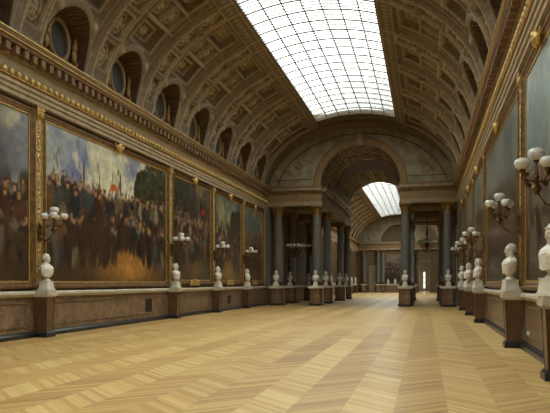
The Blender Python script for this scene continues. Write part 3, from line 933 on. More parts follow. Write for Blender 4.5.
        for q in range(8): b.tube([(-.02,.24,.76-.04*q),(.12,.13,.72-.04*q),(.168,-.03,.66-.035*q),(.08,-.2,.66-.03*q)], .017, 8)
    # beard / lace variety kept small
    return fuse(b, 'bust_'+kind, .0075, 2)
KINDS = ['toga', 'wig', 'bare', 'uniform', 'laurel']
bmesh_of = {kd: bust_mesh(kd) for kd in KINDS}
def plinth_mesh():
    b = MB(); b.box(-.185,.185,-.185,.185,0,.05); b.frustum(0,0,.05,.25,.165,.165,.14,.14); b.box(-.15,.15,-.15,.15,.25,.285)
    return b
def socle_mesh():
    b = MB(); b.lathe([(.12,.285),(.125,.30),(.105,.32),(.085,.34),(.08,.36),(.09,.385),(.06,.41)], 20); return b
bust_proto = {}
for kd in KINDS:
    t = empty('marble_bust')
    o = bpy.data.objects.new('portrait', bmesh_of[kd]); COL.objects.link(o); o.parent = t
    socle_mesh().build('socle', M['white_marble'], t)
    plinth_mesh().build('plinth', M['white_marble'], t, smooth=False)
    bust_proto[kd] = [t, False]
DESC = {'toga': 'short-haired marble bust', 'wig': 'long-haired marble bust', 'bare': 'bald marble bust', 'uniform': 'uniformed marble bust', 'laurel': 'laurel-crowned marble bust'}
def place_bust(kd, loc, rz, where, scale=1.0, group='white marble portrait busts'):
    t, used = bust_proto[kd]
    lab = DESC[kd] + ' ' + where
    if not used: o = t; o.location = loc; o.rotation_euler = (0,0,rz); bust_proto[kd][1] = True
    else: o = dup(t, loc, rz)
    o.scale = (scale,)*3
    return tag(o, lab, 'bust', group)

# ------------------------------------------------------------------ term pedestals against the walls
def make_term():
    t = empty('bust_pedestal')
    b = MB(); b.frustum(.245, 0, .16, 1.25, .185, .18, .235, .225); b.box(0,.44,-.18,.18,.16,.2)
    b.build('shaft', M['mahogany'], t, smooth=False)
    for sg in (-1, 1):
        g_ = MB()
        vs = [(.415, sg*.165, .2),(.44, sg*.165,.2),(.44, sg*.187,.2),(.415, sg*.187,.2)]
        tp = [(.465, sg*.205,1.24),(.49, sg*.205,1.24),(.49, sg*.232,1.24),(.465, sg*.232,1.24)]
        g_.add(vs+tp, [(0,1,2,3),(4,5,6,7),(0,1,5,4),(1,2,6,5),(2,3,7,6),(3,0,4,7)])
        g_.build('gilt_edge', M['bronze'], t, smooth=False)
    c = MB(); c.box(0,.51,-.25,.25,1.25,1.30); c.box(0,.555,-.275,.275,1.30,1.42); c.box(0,.53,-.255,.255,1.42,1.47)
    c.build('cap', M['stone_pale'], t, smooth=False)
    d = MB(); d.box(0,.50,-.24,.24,0,.13); d.frustum(.245,0,.13,.18,.235,.22,.205,.19); d.build('base', M['black'], t, smooth=False)
    return t
term = make_term(); tfirst = True
ORD = ['first', 'second', 'third', 'fourth', 'fifth', 'sixth', 'seventh', 'eighth', 'ninth', 'tenth']
seq = {-1: ['bare', 'toga', 'uniform', 'wig'], 1: ['laurel', 'bare', 'toga', 'wig', 'uniform']}
for side, wn_name in ((-1, 'left'), (1, 'right')):
    ys = PIERS if side < 0 else [11.9]+PIERS
    for i, y in enumerate(ys):
        loc = (side_x(side, .05), y, 0); rz = 0 if side < 0 else PI
        if tfirst: o = term; o.location = loc; tfirst = False
        else: o = dup(term, loc, rz)
        tag(o, 'tapered brown wooden pedestal with pale cap, %s from the camera along the %s wall' % (ORD[i], wn_name), 'pedestal', 'wall pedestals')
        place_bust(seq[side][i], (side_x(side, .38), y, 1.47), rz + side*(.55, .2, .25, .4, .3)[i] if side > 0 else rz-(.1, .2, .3, .2)[i], 'on the %s pedestal of the %s wall' % (ORD[i], wn_name), 1.0 if side < 0 else 1.1)
# second gallery wall pedestals
for side, wn_name in ((-1, 'left'), (1, 'right')):
    for i, y in enumerate([72.9, 79.2, 85.4, 95.8, 102, 107.8]):
        o = dup(term, (side_x(side, .05), y, 0), 0 if side < 0 else PI)
        tag(o, 'distant wooden bust pedestal, %s along the %s wall beyond the columns' % (ORD[i], wn_name), 'pedestal', 'pedestals in the far gallery')
        place_bust(KINDS[(i*2+1) % 5], (side_x(side, .34), y, 1.47), 0 if side < 0 else PI, 'standing %s on the far gallery %s wall' % (ORD[i], wn_name), 1.0, 'busts in the far gallery')
for i, x in enumerate((-6.4, -5.2, -4.0, -2.8)):
    place_bust(KINDS[(i+2) % 5], (x, YF-.46, 1.45), -PI/2, 'on the far end ledge, %s from the left' % ORD[i], .85, 'busts in the far gallery')

# ------------------------------------------------------------------ columns and their piers
def make_column():
    t = empty('marble_column')
    b = MB(); b.box(-.41,.41,-.41,.41,1.47,1.58)
    b.lathe([(.41,1.58),(.42,1.62),(.41,1.67),(.38,1.69),(.38,1.72),(.41,1.75),(.38,1.79),(.36,1.81)], 28); b.build('base', M['bronze'], t)
    s_ = MB(); s_.lathe([(.37,1.80)]+[(.355-.055*(q/10)**1.7, 1.84+(6.72-1.84)*q/10) for q in range(11)]+[(.33,6.74),(.33,6.78),(.30,6.80)], 32); s_.build('shaft', M['column'], t)
    c = MB(); c.lathe([(.29,6.78),(.28,6.9),(.29,7.1),(.34,7.28),(.42,7.38),(.40,7.40)], 24)
    for row, (n, z0, hh, r0) in enumerate(((8,6.80,.30,.30),(8,6.95,.36,.31))):
        for i in range(n):
            a = 2*PI*(i+.5*row)/n; ca, sa = math.cos(a), math.sin(a)
            def P_(r, w, z): return (r*ca-w*sa, r*sa+w*ca, z)
            vs = []
            for (r, w, z) in ((r0,.09,z0),(r0+.05,.10,z0+hh*.5),(r0+.10,.07,z0+hh*.85),(r0+.17,.03,z0+hh*.95),(r0+.15,.01,z0+hh*.82)):
                vs += [P_(r,-w,z), P_(r+.025,0,z), P_(r,w,z)]
            fs = []
            for q in range(4):
                p = 3*q; fs += [(p,p+1,p+4,p+3),(p+1,p+2,p+5,p+4)]
            c.add(vs, fs)
    for i in range(4):
        a = PI/4+i*PI/2; ca, sa = math.cos(a), math.sin(a)
        c.tube([(.3*ca,.3*sa,7.12),(.40*ca,.40*sa,7.30),(.52*ca,.52*sa,7.38),(.55*ca,.55*sa,7.30),(.50*ca,.50*sa,7.27)], .035, 6)
        a = i*PI/2; c.ell((.40*math.cos(a),.40*math.sin(a),7.42),(.07,.07,.06),8,6)
    c.box(-.45,.45,-.45,.45,7.39,7.52)
    c.build('capital', M['gold_dark'], t)
    return t
def make_pier():
    t = empty('column_pier')
    b = MB(); b.box(-.46,.46,-.40,.50,.16,1.27); b.build('shaft', M['mahogany'], t, smooth=False)
    p = MB()
    for (x0,x1) in ((-.36,-.31),(.31,.36)): p.box(x0,x1,-.42,-.40,.28,1.15)
    p.box(-.36,.36,-.42,-.40,.28,.33); p.box(-.36,.36,-.42,-.40,1.10,1.15); p.build('panel_moulding', M['marble'], t, smooth=False)
    c = MB(); c.box(-.52,.52,-.92,.56,1.30,1.42); c.frustum(0,-.18,1.27,1.30,.48,.72,.50,.73); c.frustum(0,-.18,1.42,1.47,.50,.72,.48,.70); c.build('cap', M['stone_pale'], t, smooth=False)
    f = MB(); f.box(-.34,.34,-.82,-.40,.16,1.27); f.build('front_shaft', M['marble'], t, smooth=False)
    d = MB(); d.box(-.52,.52,-.46,.56,0,.16); d.box(-.4,.4,-.88,-.46,0,.16); d.build('base', M['black'], t, smooth=False)
    return t
colp = make_column(); pier = make_pier(); fc = True
rown = ['front row', 'second row', 'third row', 'last row']; coln = ['at far left', 'left of the arch', 'right of the arch', 'at far right']
q = 0
for ri, y in enumerate(ROWS):
    for ci, x in enumerate(CX):
        where = '%s of the arch screen, %s' % (rown[ri], coln[ci])
        if fc: c_, p_ = colp, pier; c_.location = (x, y, 0); p_.location = (x, y, 0); fc = False
        else: c_, p_ = dup(colp, (x, y, 0)), dup(pier, (x, y, 0))
        tag(c_, 'tall grey-green marble column with gilt leafy capital, '+where, 'column', 'columns of the arch screens')
        tag(p_, 'dark rectangular pier under a column, '+where, 'pier', 'piers under the columns')
        place_bust(KINDS[(q*3+1) % 5], (x, y-.66, 1.47), -PI/2+(.2 if q % 2 else -.15), 'before the %s column, %s' % (rown[ri].replace(' row', '-row'), coln[ci]), 1.0, 'busts in front of the columns'); q += 1
# engaged half pilasters on the end wall corners
for x0, x1 in ((XL, XL+.34), (XR-.34, XR)):
    mb = MB(); mb.box(x0, x1, 46.75, 47.4, 1.45, 7.52); mb.build('trim_%d' % ti, M['column'], kind='structure', smooth=False); ti += 1
# columns of the far end wall
for i, x in enumerate((-10.6, -8.1, -7.3, -2.1)):
    c_ = dup(colp, (x, YF-.75, 0)); tag(c_, 'distant grey column of the far end wall, %s from the left' % ORD[i], 'column', 'far end columns')
    p_ = dup(pier, (x, YF-.75, 0)); tag(p_, 'distant dark pier under far end column, %s from the left' % ORD[i], 'pier', 'far end piers')

# ------------------------------------------------------------------ gilt pilaster strips
def make_strip():
    t = empty('gilt_pilaster')
    b = MB(); b.box(0,.10,-.17,.17,1.45,7.22); b.build('shaft', M['cream'], t, smooth=False)
    e = MB()
    for s_ in (-1, 1): e.box(.08,.125,s_*.155-.02,s_*.155+.02,1.7,6.75)
    z = 1.8; i = 0
    while z < 6.65:
        if i % 3 == 0: e.ell((.12,0,z+.10),(.035,.05,.12),8,6)
        elif i % 3 == 1:
            e.ell((.12,.05,z+.08),(.03,.03,.11),6,5,Rx(.6)); e.ell((.12,-.05,z+.08),(.03,.03,.11),6,5,Rx(-.6))
        else: e.ell((.12,0,z+.06),(.03,.08,.05),8,5); e.ell((.12,0,z+.14),(.03,.035,.05),6,5)
        z += .20; i += 1
    e.build('carved_ornament', M['gold'], t)
    c = MB(); c.frustum(.07,0,6.78,7.1,.06,.13,.10,.18); c.box(0,.20,-.19,.19,7.1,7.22)
    for s_ in (-1,0,1): c.ell((.16,s_*.11,6.98),(.05,.055,.12),8,6)
    c.build('capital', M['gold'], t)
    d = MB(); d.box(0,.13,-.2,.2,1.45,1.62); d.build('base', M['gold_dark'], t, smooth=False)
    return t
strip = make_strip(); sf = True
for side, wname in ((-1,'left'),(1,'right')):
    ys = (PIERS if side < 0 else [11.9]+PIERS)+[46.2]
    for i, y in enumerate(ys):
        loc = (side_x(side, 0), y, 0)
        if sf: o = strip; o.location = loc; sf = False
        else: o = dup(strip, loc, 0 if side < 0 else PI)
        tag(o, 'slim carved gilt pilaster strip between paintings, %s from the camera on the %s wall' % (ORD[i], wname), 'pilaster', 'gilt pilaster strips')

# ------------------------------------------------------------------ paintings
def vnoise(nx, ny, sx, sy, seed, octv=5):
    r_ = np.random.RandomState(seed); out = np.zeros((nx, ny)); amp = 1; tot = 0
    for o_ in range(octv):
        gx, gy = int(sx*2**o_)+2, int(sy*2**o_)+2
        G = r_.rand(gx+1, gy+1); u = np.linspace(0, sx*2**o_, nx); v_ = np.linspace(0, sy*2**o_, ny)
        iu, iv = u.astype(int), v_.astype(int); fu, fv = u-iu, v_-iv; fu = fu*fu*(3-2*fu); fv = fv*fv*(3-2*fv)
        A = G[np.ix_(iu, iv)]; B = G[np.ix_(iu+1, iv)]; C_ = G[np.ix_(iu, iv+1)]; D = G[np.ix_(iu+1, iv+1)]
        out += amp*((A*(1-fu)[:,None]+B*fu[:,None])*(1-fv)+(C_*(1-fu)[:,None]+D*fu[:,None])*fv); tot += amp; amp *= .55
    return out/tot
def L3(c): return np.array(lin(c))
def paint(w, h, nx, ny, seed, spec):
    """generic battle-piece: cloudy sky, crowd of riders and foot soldiers, trampled ground"""
    U, V = np.meshgrid(np.linspace(0, w, nx), np.linspace(0, h, ny), indexing='ij')
    r_ = np.random.RandomState(seed)
    n1 = vnoise(nx, ny, w*.45, h*.5, seed, 6); n2 = vnoise(nx, ny, w*.8, h*.8, seed+1, 5); n3 = vnoise(nx, ny, w*2.5, h*2.5, seed+2, 4)
    sk = spec['sky']
    k1 = np.clip((n1-.36)/.22, 0, 1)[..., None]; k2 = np.clip((n2-.48)/.16, 0, 1)[..., None]
    C_ = L3(sk[0])*(1-k1)+L3(sk[1])*k1; C_ = C_*(1-.8*k2)+L3(sk[2])*.8*k2
    low = np.clip((V/h-spec['hz'])/.25, 0, 1)[..., None]; C_ = C_*low + L3(sk[3])*(1-low)*.8 + C_*(1-low)*.2
    gmask = (V/h < spec['hz']+.03*(n2-.5))[..., None]
    gr = L3(spec['gr'][0])*(1-n3[..., None])+L3(spec['gr'][1])*n3[..., None]
    gc, gw = spec.get('glow', (.55, .3)); gl = np.exp(-(((U/w-gc)/gw)**2+((V/h-.12)/.14)**2))[..., None]
    gr = gr*(1-gl*.9)+L3(spec['gr'][2])*gl*.9*(0.7+.6*n3[..., None])
    C_ = np.where(gmask, gr, C_)
    def blob(cx, cy, rx, ry, col, ang=0, soft=.25, op=1.0):
        x0, x1 = np.searchsorted(U[:,0], [cx-max(rx,ry)*1.5, cx+max(rx,ry)*1.5]); y0, y1 = np.searchsorted(V[0], [cy-max(rx,ry)*1.5, cy+max(rx,ry)*1.5])
        if x1 <= x0 or y1 <= y0: return
        dx, dy = U[x0:x1,y0:y1]-cx, V[x0:x1,y0:y1]-cy; ca, sa = math.cos(ang), math.sin(ang)
        e = np.hypot((dx*ca+dy*sa)/rx, (-dx*sa+dy*ca)/ry); a = np.clip((1+soft-e)/(2*soft), 0, 1)[..., None]*op
        sh = (1+.35*(dx*ca/rx*.3+dy/ry*.4))[..., None]
        C_[x0:x1,y0:y1] = C_[x0:x1,y0:y1]*(1-a)+np.array(col)*np.clip(sh,.5,1.5)*a
    # town or hills on the horizon
    for q in range(spec.get('town', 0)):
        cx = r_.uniform(0, w*.35); blob(cx, h*spec['hz']+r_.uniform(0,.3), r_.uniform(.12,.3), r_.uniform(.2,.5), L3((96,98,100)), 0, .1)
    # trees
    for (tx, ty, tr) in spec.get('trees', []):
        for q in range(420):
            a, rr = r_.uniform(0, 2*PI), tr*math.sqrt(r_.rand())
            blob(tx*w+rr*math.cos(a)*.8, ty*h+rr*math.sin(a), r_.uniform(.05,.16), r_.uniform(.05,.14), L3([(38,44,30),(52,58,38),(28,32,24),(72,74,48)][r_.randint(4)]), 0, .4)
        blob(tx*w, ty*h-tr*.9, .10, tr*.9, L3((44,34,26)), 0, .2)
    pal = spec['pal']
    # dark mass behind the crowd
    for q in range(int(w*26)):
        y = h*(spec['hz']+r_.uniform(-.16, spec['crowd']-.03)); blob(r_.uniform(0, w), y, r_.uniform(.08,.22), r_.uniform(.14,.4), L3(spec['mass'][r_.randint(len(spec['mass']))]), r_.uniform(-.2,.2), .3, .9)
    # smoke
    for (sx, sy, sr, c) in spec.get('smoke', []):
        for q in range(40): blob(w*sx+r_.normal()*sr*.5, h*sy+r_.normal()*sr*.6, sr*r_.uniform(.2,.5), sr*r_.uniform(.2,.4), L3(c), 0, .9, .3)
    def man(x, y, s, mounted):
        c = L3(pal[r_.randint(len(pal))])*.8; c2 = L3(pal[r_.randint(len(pal))])*.75; lean = r_.uniform(-.2,.2)
        if mounted:
            hc = L3([(96,86,72),(62,44,32),(40,32,26),(86,58,38),(54,40,30),(70,52,38)][r_.randint(6)])
            d = 1 if r_.rand() < .5 else -1
            blob(x, y+.75*s, .42*s, .22*s, hc, .1*d); blob(x+d*.42*s, y+1.0*s, .13*s, .3*s, hc, -.5*d); blob(x+d*.56*s, y+1.2*s, .2*s, .09*s, hc, -.6*d)
            for lx in (-.3,-.2,.22,.34): blob(x+lx*s, y+.33*s, .05*s, .34*s, hc*.8, r_.uniform(-.2,.2))
            blob(x-d*.45*s, y+.6*s, .06*s, .25*s, hc*.5, .3*d); y += .75*s
        else:
            blob(x-.06*s, y+.3*s, .06*s, .32*s, c2*.8, .05); blob(x+.07*s, y+.3*s, .06*s, .32*s, c2*.7, -.1)
        blob(x, y+.72*s, .14*s, .28*s, c, lean); blob(x+.15*s, y+.78*s, .05*s, .2*s, c*1.1, r_.uniform(-.8,.8)); blob(x-.14*s, y+.76*s, .05*s, .2*s, c*.9, r_.uniform(-.6,.6))
        blob(x, y+1.06*s, .065*s, .08*s, L3((168,124,92))); blob(x, y+1.13*s, .075*s, .05*s, L3([(50,40,34),(120,120,116),(150,120,60),(110,40,30)][r_.randint(4)]))
        if r_.rand() < .3:
            l_ = r_.uniform(.6,1.3)*s; blob(x+.2*s, y+1.0*s+l_*.5, .015, l_*.6, L3((90,72,50)), r_.uniform(-.15,.15), .3)
    N = int(spec.get('n', 9)*w*1.6)
    pts = sorted([(spec['hz']-.30*(q/N)**1.1 + spec['crowd']*.35*r_.rand()*(1-q/N), r_.uniform(.02,.98)) for q in range(N)], reverse=True)
    for vy, ux in pts:
        if abs(ux-gc) < gw*.55 and vy < .24 and 'glow' in spec: continue
        s = .60 + .62*max(0, spec['hz']-vy)/.35
        man(ux*w, max(.02, vy-.04)*h, s*spec.get('scale', 1), r_.rand() < .42)
    for ux, vy in spec.get('front', []): man(ux*w, vy*h, 1.5, r_.rand() < .6)
    for (fx, fy, c, ang) in spec.get('flags', []):
        blob(fx*w, fy*h-.35, .02, .6, L3((80,60,40)), ang*.2, .2); 
        for q in range(4): blob(fx*w+.12*q, fy*h+.1*math.sin(q), .14, .16-.02*q, L3(c), ang, .2)
    nf = vnoise(nx, ny, w*5, h*5, seed+5, 3); C_ = C_*(.60+.80*nf[..., None])
    return np.clip(C_, 0, 1)
PAL = [(74,46,36),(60,58,52),(112,94,66),(150,138,112),(40,42,46),(104,78,48),(66,74,76),(96,50,36),(52,40,32),(44,36,30),(36,32,28)]
MASS = [(42,34,28),(54,44,34),(34,32,30),(66,52,38),(48,46,44)]
def painting(side, y0, y1, spec, seed, label, plaque=False, ny=150, res=.055):
    yc = (y0+y1)/2; hw = (y1-y0)/2-.20
    loc = (side_x(side, .0), yc, 0)
    t = empty('framed_painting', loc, 0 if side < 0 else PI, label, 'painting', 'battle paintings along the gallery')
    ZB, ZT, fw = (1.50 if not plaque else 1.60), 7.14, .24
    # frame : stepped moulding from four mitred boards (local +X is into the room)
    prof = [(0,.02),(.10,.02),(.16,.06),(.16,.10),(.11,.14),(.11,.18),(.07,.22),(.04,fw),(0,fw)]
    f = MB()
    cs = [(-hw, ZB), (hw, ZB), (hw, ZT), (-hw, ZT)]; sg = [(1,1),(-1,1),(-1,-1),(1,-1)]
    vs = []
    for (cy, cz), (sy, sz) in zip(cs, sg):
        for d, w_ in prof: vs.append((d, cy+sy*w_, cz+sz*w_))
    m = len(prof); fs = []
    for i in range(4):
        for q in range(m): fs.append((i*m+q, i*m+(q+1)%m, ((i+1)%4)*m+(q+1)%m, ((i+1)%4)*m+q))
    f.add(vs, fs); f.build('frame', M['frame'], t, smooth=False)
    w, h = 2*(hw-fw)+.06, ZT-ZB-2*fw+.06
    nx = int(w/res); nyy = int(h/res)
    C_ = paint(w, h, nx, nyy, seed, spec)
    yy = np.linspace(w/2, -w/2, nx) if side > 0 else np.linspace(-w/2, w/2, nx)
    # u=0 is the end seen at the left of the picture
    yy = np.linspace(-w/2, w/2, nx)
    A, B = np.meshgrid(yy, np.linspace(ZB+fw-.03, ZT-fw+.03, nyy), indexing='ij')
    P = np.stack([np.full_like(A, .045), A, B], -1)
    grid_mesh('canvas', P, M['canvas'], cattr=C_, parent=t, smooth=False)
    # inner gilt beading
    e = MB()
    for s_ in (-1, 1): e.box(.05,.08, s_*(hw-fw)-.02, s_*(hw-fw)+.02, ZB+fw, ZT-fw)
    e.box(.05,.08,-(hw-fw),hw-fw,ZB+fw-.02,ZB+fw+.02); e.box(.05,.08,-(hw-fw),hw-fw,ZT-fw-.02,ZT-fw+.02); e.build('beading', M['gold'], t, smooth=False)
    # crest at the head of the frame
    c = MB(); c.ell((.20,0,ZT-.10),(.10,.16,.20),12,8); c.ell((.26,0,ZT-.02),(.06,.07,.09),8,6)
    for s_ in (-1, 1):
        for q in range(3): c.ell((.17,s_*(.16+.07*q),ZT-.05+.05*q-.1),(.05,.05,.16-.02*q),8,6,Rx(s_*(-.5-.25*q)))
    c.build('crest', M['gold'], t)
    if plaque:
        p = MB(); p.box(.10,.22,-.42,.42,1.56,1.80)
        for s_ in (-1, 1): p.ell((.17,s_*.45,1.70),(.06,.13,.17),8,6); p.ell((.17,s_*.62,1.60),(.05,.10,.07),8,6)
        p.ell((.17,0,1.84),(.06,.16,.07),8,6); p.build('cartouche', M['gold'], t)
    return t
SKYA0 = [(108,120,142),(150,152,136),(198,192,160),(190,182,148)]
SKYB = [(96,104,112),(124,122,108),(160,150,120),(150,136,104)]
SKYD = [(64,62,56),(88,80,64),(120,104,76),(110,92,64)]
sp_near = dict(sky=[(110,126,158),(120,124,130),(190,184,152),(196,186,150)], hz=.40, crowd=.24, gr=[(40,30,22),(60,46,32),(84,62,40)], pal=[(70,40,32),(52,46,40),(110,90,64),(40,36,34),(90,50,36)], mass=MASS, town=10, smoke=[(.62,.62,1.2,(70,70,74)),(.6,.8,.9,(84,86,92))], n=12, scale=1.1)
sp_big = dict(sky=[(112,122,156),(160,166,160),(216,210,176),(206,198,160)], hz=.44, crowd=.16, gr=[(52,42,28),(76,60,36),(186,132,66)], glow=(.62,.22), pal=PAL, mass=MASS, trees=[(.74,.74,.9),(.83,.70,1.5),(.93,.76,1.7),(.97,.60,1.7)], n=12, scale=1.35, front=[(.10,.12),(.19,.08),(.28,.13),(.36,.10),(.80,.12),(.87,.09),(.95,.12)],
              flags=[(.46,.70,(190,104,40),.5)])
sp_3 = dict(sky=SKYD, hz=.50, crowd=.34, gr=[(40,32,24),(64,50,34),(104,80,46)], pal=PAL, mass=MASS, n=15, scale=1.0, flags=[(.75,.72,(150,50,36),-.5)], trees=[(.1,.85,.8)])
sp_4 = dict(sky=[(76,88,92),(98,104,92),(150,142,104),(150,140,96)], hz=.42, crowd=.28, gr=[(60,48,30),(90,70,42),(150,116,64)], glow=(.5,.3), pal=PAL, mass=MASS, n=12, trees=[(.72,.66,1.0),(.9,.7,.9)])
sp_5 = dict(sky=[(92,104,104),(120,118,92),(170,146,92),(176,140,84)], hz=.45, crowd=.2, gr=[(50,36,26),(74,54,34),(110,80,46)], pal=[(120,60,40),(90,48,36),(60,50,42),(150,120,80)], mass=MASS, n=12)
sp_r = dict(sky=[(92,104,108),(112,120,118),(134,138,130),(84,82,72)], hz=.46, crowd=.18, gr=[(34,30,24),(46,40,32),(62,54,40)], pal=[(70,64,56),(50,46,42),(96,88,74),(84,60,46)], mass=[(50,44,38),(60,54,46),(44,42,40)], n=8)
painting(-1, 11.9, PIERS[0], sp_near, 11, 'large gilt-framed painting with smoke over a dark crowd, at the left picture edge')
painting(-1, PIERS[0], PIERS[1], sp_big, 23, 'widest painting on the left wall, soldiers under a cloudy sky with trees', res=.06)
painting(-1, PIERS[1], PIERS[2], sp_3, 31, 'dark crowded battle painting just beyond the widest one on the left wall', True)
painting(-1, PIERS[2], PIERS[3], sp_4, 43, 'painting with grey-green sky and trees between third and fourth left pedestals', True)
painting(-1, PIERS[3], 46.2, sp_5, 53, 'farthest left wall painting, warm sky, next to the column screen', True)
sp_r_sheen = dict(sp_r, sky=[(132,152,156),(158,172,170),(186,192,184),(96,94,84)], hz=.38, crowd=.12)  # pale bluish sky colours stand in for the varnish sheen
rl = ['painting with pale bluish sheen, nearest on the right wall', 'widest painting of the right wall behind the second bust',
      'narrow-looking painting past the widest one on the right wall', 'fourth right wall painting, seen edge-on', 'farthest right wall painting beside the column screen']
for i, (a, b) in enumerate(zip([11.9]+PIERS, PIERS+[46.2])):
    painting(1, a, b, sp_r_sheen if i < 1 else sp_r, 60+i, rl[i], i > 1, res=.08)
sp_far = dict(sky=SKYD, hz=.55, crowd=.25, gr=[(34,30,26),(50,44,36),(60,50,38)], pal=PAL, mass=MASS, n=6)
for side, wname in ((-1, 'left'), (1, 'right')):
    for i, (a, b) in enumerate([(72.9,79.2),(79.2,85.4),(85.4,95.8),(95.8,102),(102,107.8)]):
        painting(side, a, b, sp_far, 80+i, 'distant painting in the far gallery, %s along its %s wall' % (ORD[i], wname), False, res=.2)
# painting of the far end wall
w_, h_ = 6.6-.8, 5.2
t = empty('framed_painting', (-4.7, YF-.02, 0), -PI/2, 'distant dark painting in the middle of the far end wall', 'painting')
f = MB(); f.box(0,.14,-3.0,3.0,1.6,1.85); f.box(0,.14,-3.0,3.0,6.75,7.0); f.box(0,.14,-3.0,-2.75,1.6,7.0); f.box(0,.14,2.75,3.0,1.6,7.0); f.build('frame', M['frame'], t, smooth=False)
sp_e = dict(sky=[(70,72,70),(96,90,76),(120,108,84),(100,86,66)], hz=.45, crowd=.2, gr=[(26,24,26),(40,36,36),(44,38,34)], pal=[(40,36,44),(60,40,44),(50,50,60)], mass=[(28,28,32),(40,36,38),(30,26,28)], n=14, smoke=[(.5,.45,1.0,(50,44,56))])
A, B = np.meshgrid(np.linspace(-2.8,2.8,50), np.linspace(1.8,6.8,45), indexing='ij')
grid_mesh('canvas', np.stack([np.full_like(A,.05),A,B],-1), M['canvas'], cattr=paint(5.6,5.0,50,45,91,sp_e), parent=t, smooth=False)

# ------------------------------------------------------------------ wall lights (candelabra with opal shades)
def globe_prof(s=1.0):
    return [(.035*s,0),(.085*s,.012*s),(.13*s,.055*s),(.145*s,.11*s),(.125*s,.165*s),(.085*s,.195*s),(.055*s,.19*s)]
def make_sconce():
    t = empty('wall_candelabra')
    b = MB(); b.ell((.03,0,3.25),(.05,.11,.32),12,10); b.ell((.06,0,3.05),(.06,.07,.10),10,8); b.ell((.07,0,3.42),(.06,.06,.08),10,8)
    b.tube([(.04,0,3.08),(.22,0,2.98),(.40,0,3.06),(.52,0,3.24),(.55,0,3.40)], [.024,.024,.022,.022,.022], 8)
    b.build('bracket', M['bronze'], t)
    s_ = MB(); s_.lathe([(.02,3.22),(.07,3.28),(.09,3.34),(.05,3.40),(.035,3.48),(.06,3.53),(.03,3.60),(.022,3.78),(.05,3.80),(.05,3.83)], 14, (.55,0,0)); s_.build('stem', M['bronze'], t)
    for q in range(4):
        a = 2*PI*q/4+.5; ca, sa = math.cos(a), math.sin(a); R_ = .29
        m = MB(); m.tube([(.55+.03*ca,.03*sa,3.45),(.55+.13*ca,.13*sa,3.46),(.55+.23*ca,.23*sa,3.47),(.55+R_*ca,R_*sa,3.52),(.55+R_*ca,R_*sa,3.60)], .016, 6)
        m.ell((.55+.2*ca,.2*sa,3.42),(.04,.04,.05),6,5); m.lathe([(.01,3.58),(.05,3.60),(.06,3.64),(.04,3.66)], 10, (.55+R_*ca,R_*sa,0))
        am = m.build('arm', M['bronze'], t)
        g_ = MB(); g_.lathe(globe_prof(.95), 18, (.55+R_*ca,R_*sa,3.655)); g_.build('shade', M['globe'], am)
    g_ = MB(); g_.lathe(globe_prof(1.05), 18, (.55,0,3.83)); g_.build('shade', M['globe'], t)
    return t
sc = make_sconce(); f1_ = True
for side, wname in ((-1,'left'),(1,'right')):
    ys = PIERS if side < 0 else [11.9]+PIERS
    for i, y in enumerate(ys):
        loc = (side_x(side, .10), y, .03)
        if f1_: o = sc; o.location = loc; f1_ = False
        else: o = dup(sc, loc, 0 if side < 0 else PI)
        tag(o, 'gilt candelabra with white glass shades above the %s bust of the %s wall' % (ORD[i], wname), 'wall light', 'wall candelabra')

# ------------------------------------------------------------------ chandeliers in the aisles
def make_chand():
    t = empty('chandelier')
    c = MB(); c.tube([(0,0,3.95),(0,0,1.3)], .018, 6)
    for q in range(9): c.ell((0,0,1.5+.27*q),(.05,.05,.08),8,6)
    c.build('chain', M['bronze'], t)
    s_ = MB(); s_.lathe([(.03,-.75),(.09,-.68),(.05,-.55),(.13,-.35),(.2,-.2),(.12,-.05),(.06,.15),(.1,.35),(.05,.6),(.12,.9),(.04,1.3)], 16); s_.build('stem', M['bronze'], t)
    r = MB()
    n = 24; rr = .42
    pts = [(rr*math.cos(2*PI*i/n), rr*math.sin(2*PI*i/n), -.2) for i in range(n+1)]; r.tube(pts, .035, 6)
    for i in range(12):
        a = 2*PI*i/12; r.ell((rr*math.cos(a), rr*math.sin(a), -.33), (.03,.03,.10), 6, 5); r.ell((.3*math.cos(a),.3*math.sin(a),-.5),(.03,.03,.1),6,5); r.ell((.2*math.cos(a+.2),.2*math.sin(a+.2),-.68),(.03,.03,.1),6,5); r.ell((.25*math.cos(a),.25*math.sin(a),.35),(.03,.03,.1),6,5)
    r.build('ring', M['bronze'], t)
    for i in range(12):
        a = 2*PI*i/12; ca, sa = math.cos(a), math.sin(a)
        m = MB(); m.tube([(.1*ca,.1*sa,-.1),(.35*ca,.35*sa,-.25),(.58*ca,.58*sa,-.12),(.62*ca,.62*sa,.05)], .02, 6); am = m.build('arm', M['bronze'], t)
        g_ = MB(); g_.lathe(globe_prof(1.15), 12, (.62*ca,.62*sa,.05)); g_.build('shade', M['globe'], am)
    return t
ch = make_chand(); ch.location = (.12, 54.6, 5.0); tag(ch, 'bronze chandelier with a ring of white shades hanging in the right aisle', 'chandelier')
ch2 = dup(ch, (-10.1, 49.5, 4.5)); tag(ch2, 'bronze chandelier with white shades, nearer one in the left aisle', 'chandelier')
ch3 = dup(ch, (-10.1, 56.3, 4.9)); tag(ch3, 'bronze chandelier with white shades, farther one in the left aisle', 'chandelier')
for c_, zz in ((ch, 5.0), (ch2, 4.5), (ch3, 4.9)): c_.location.z = zz

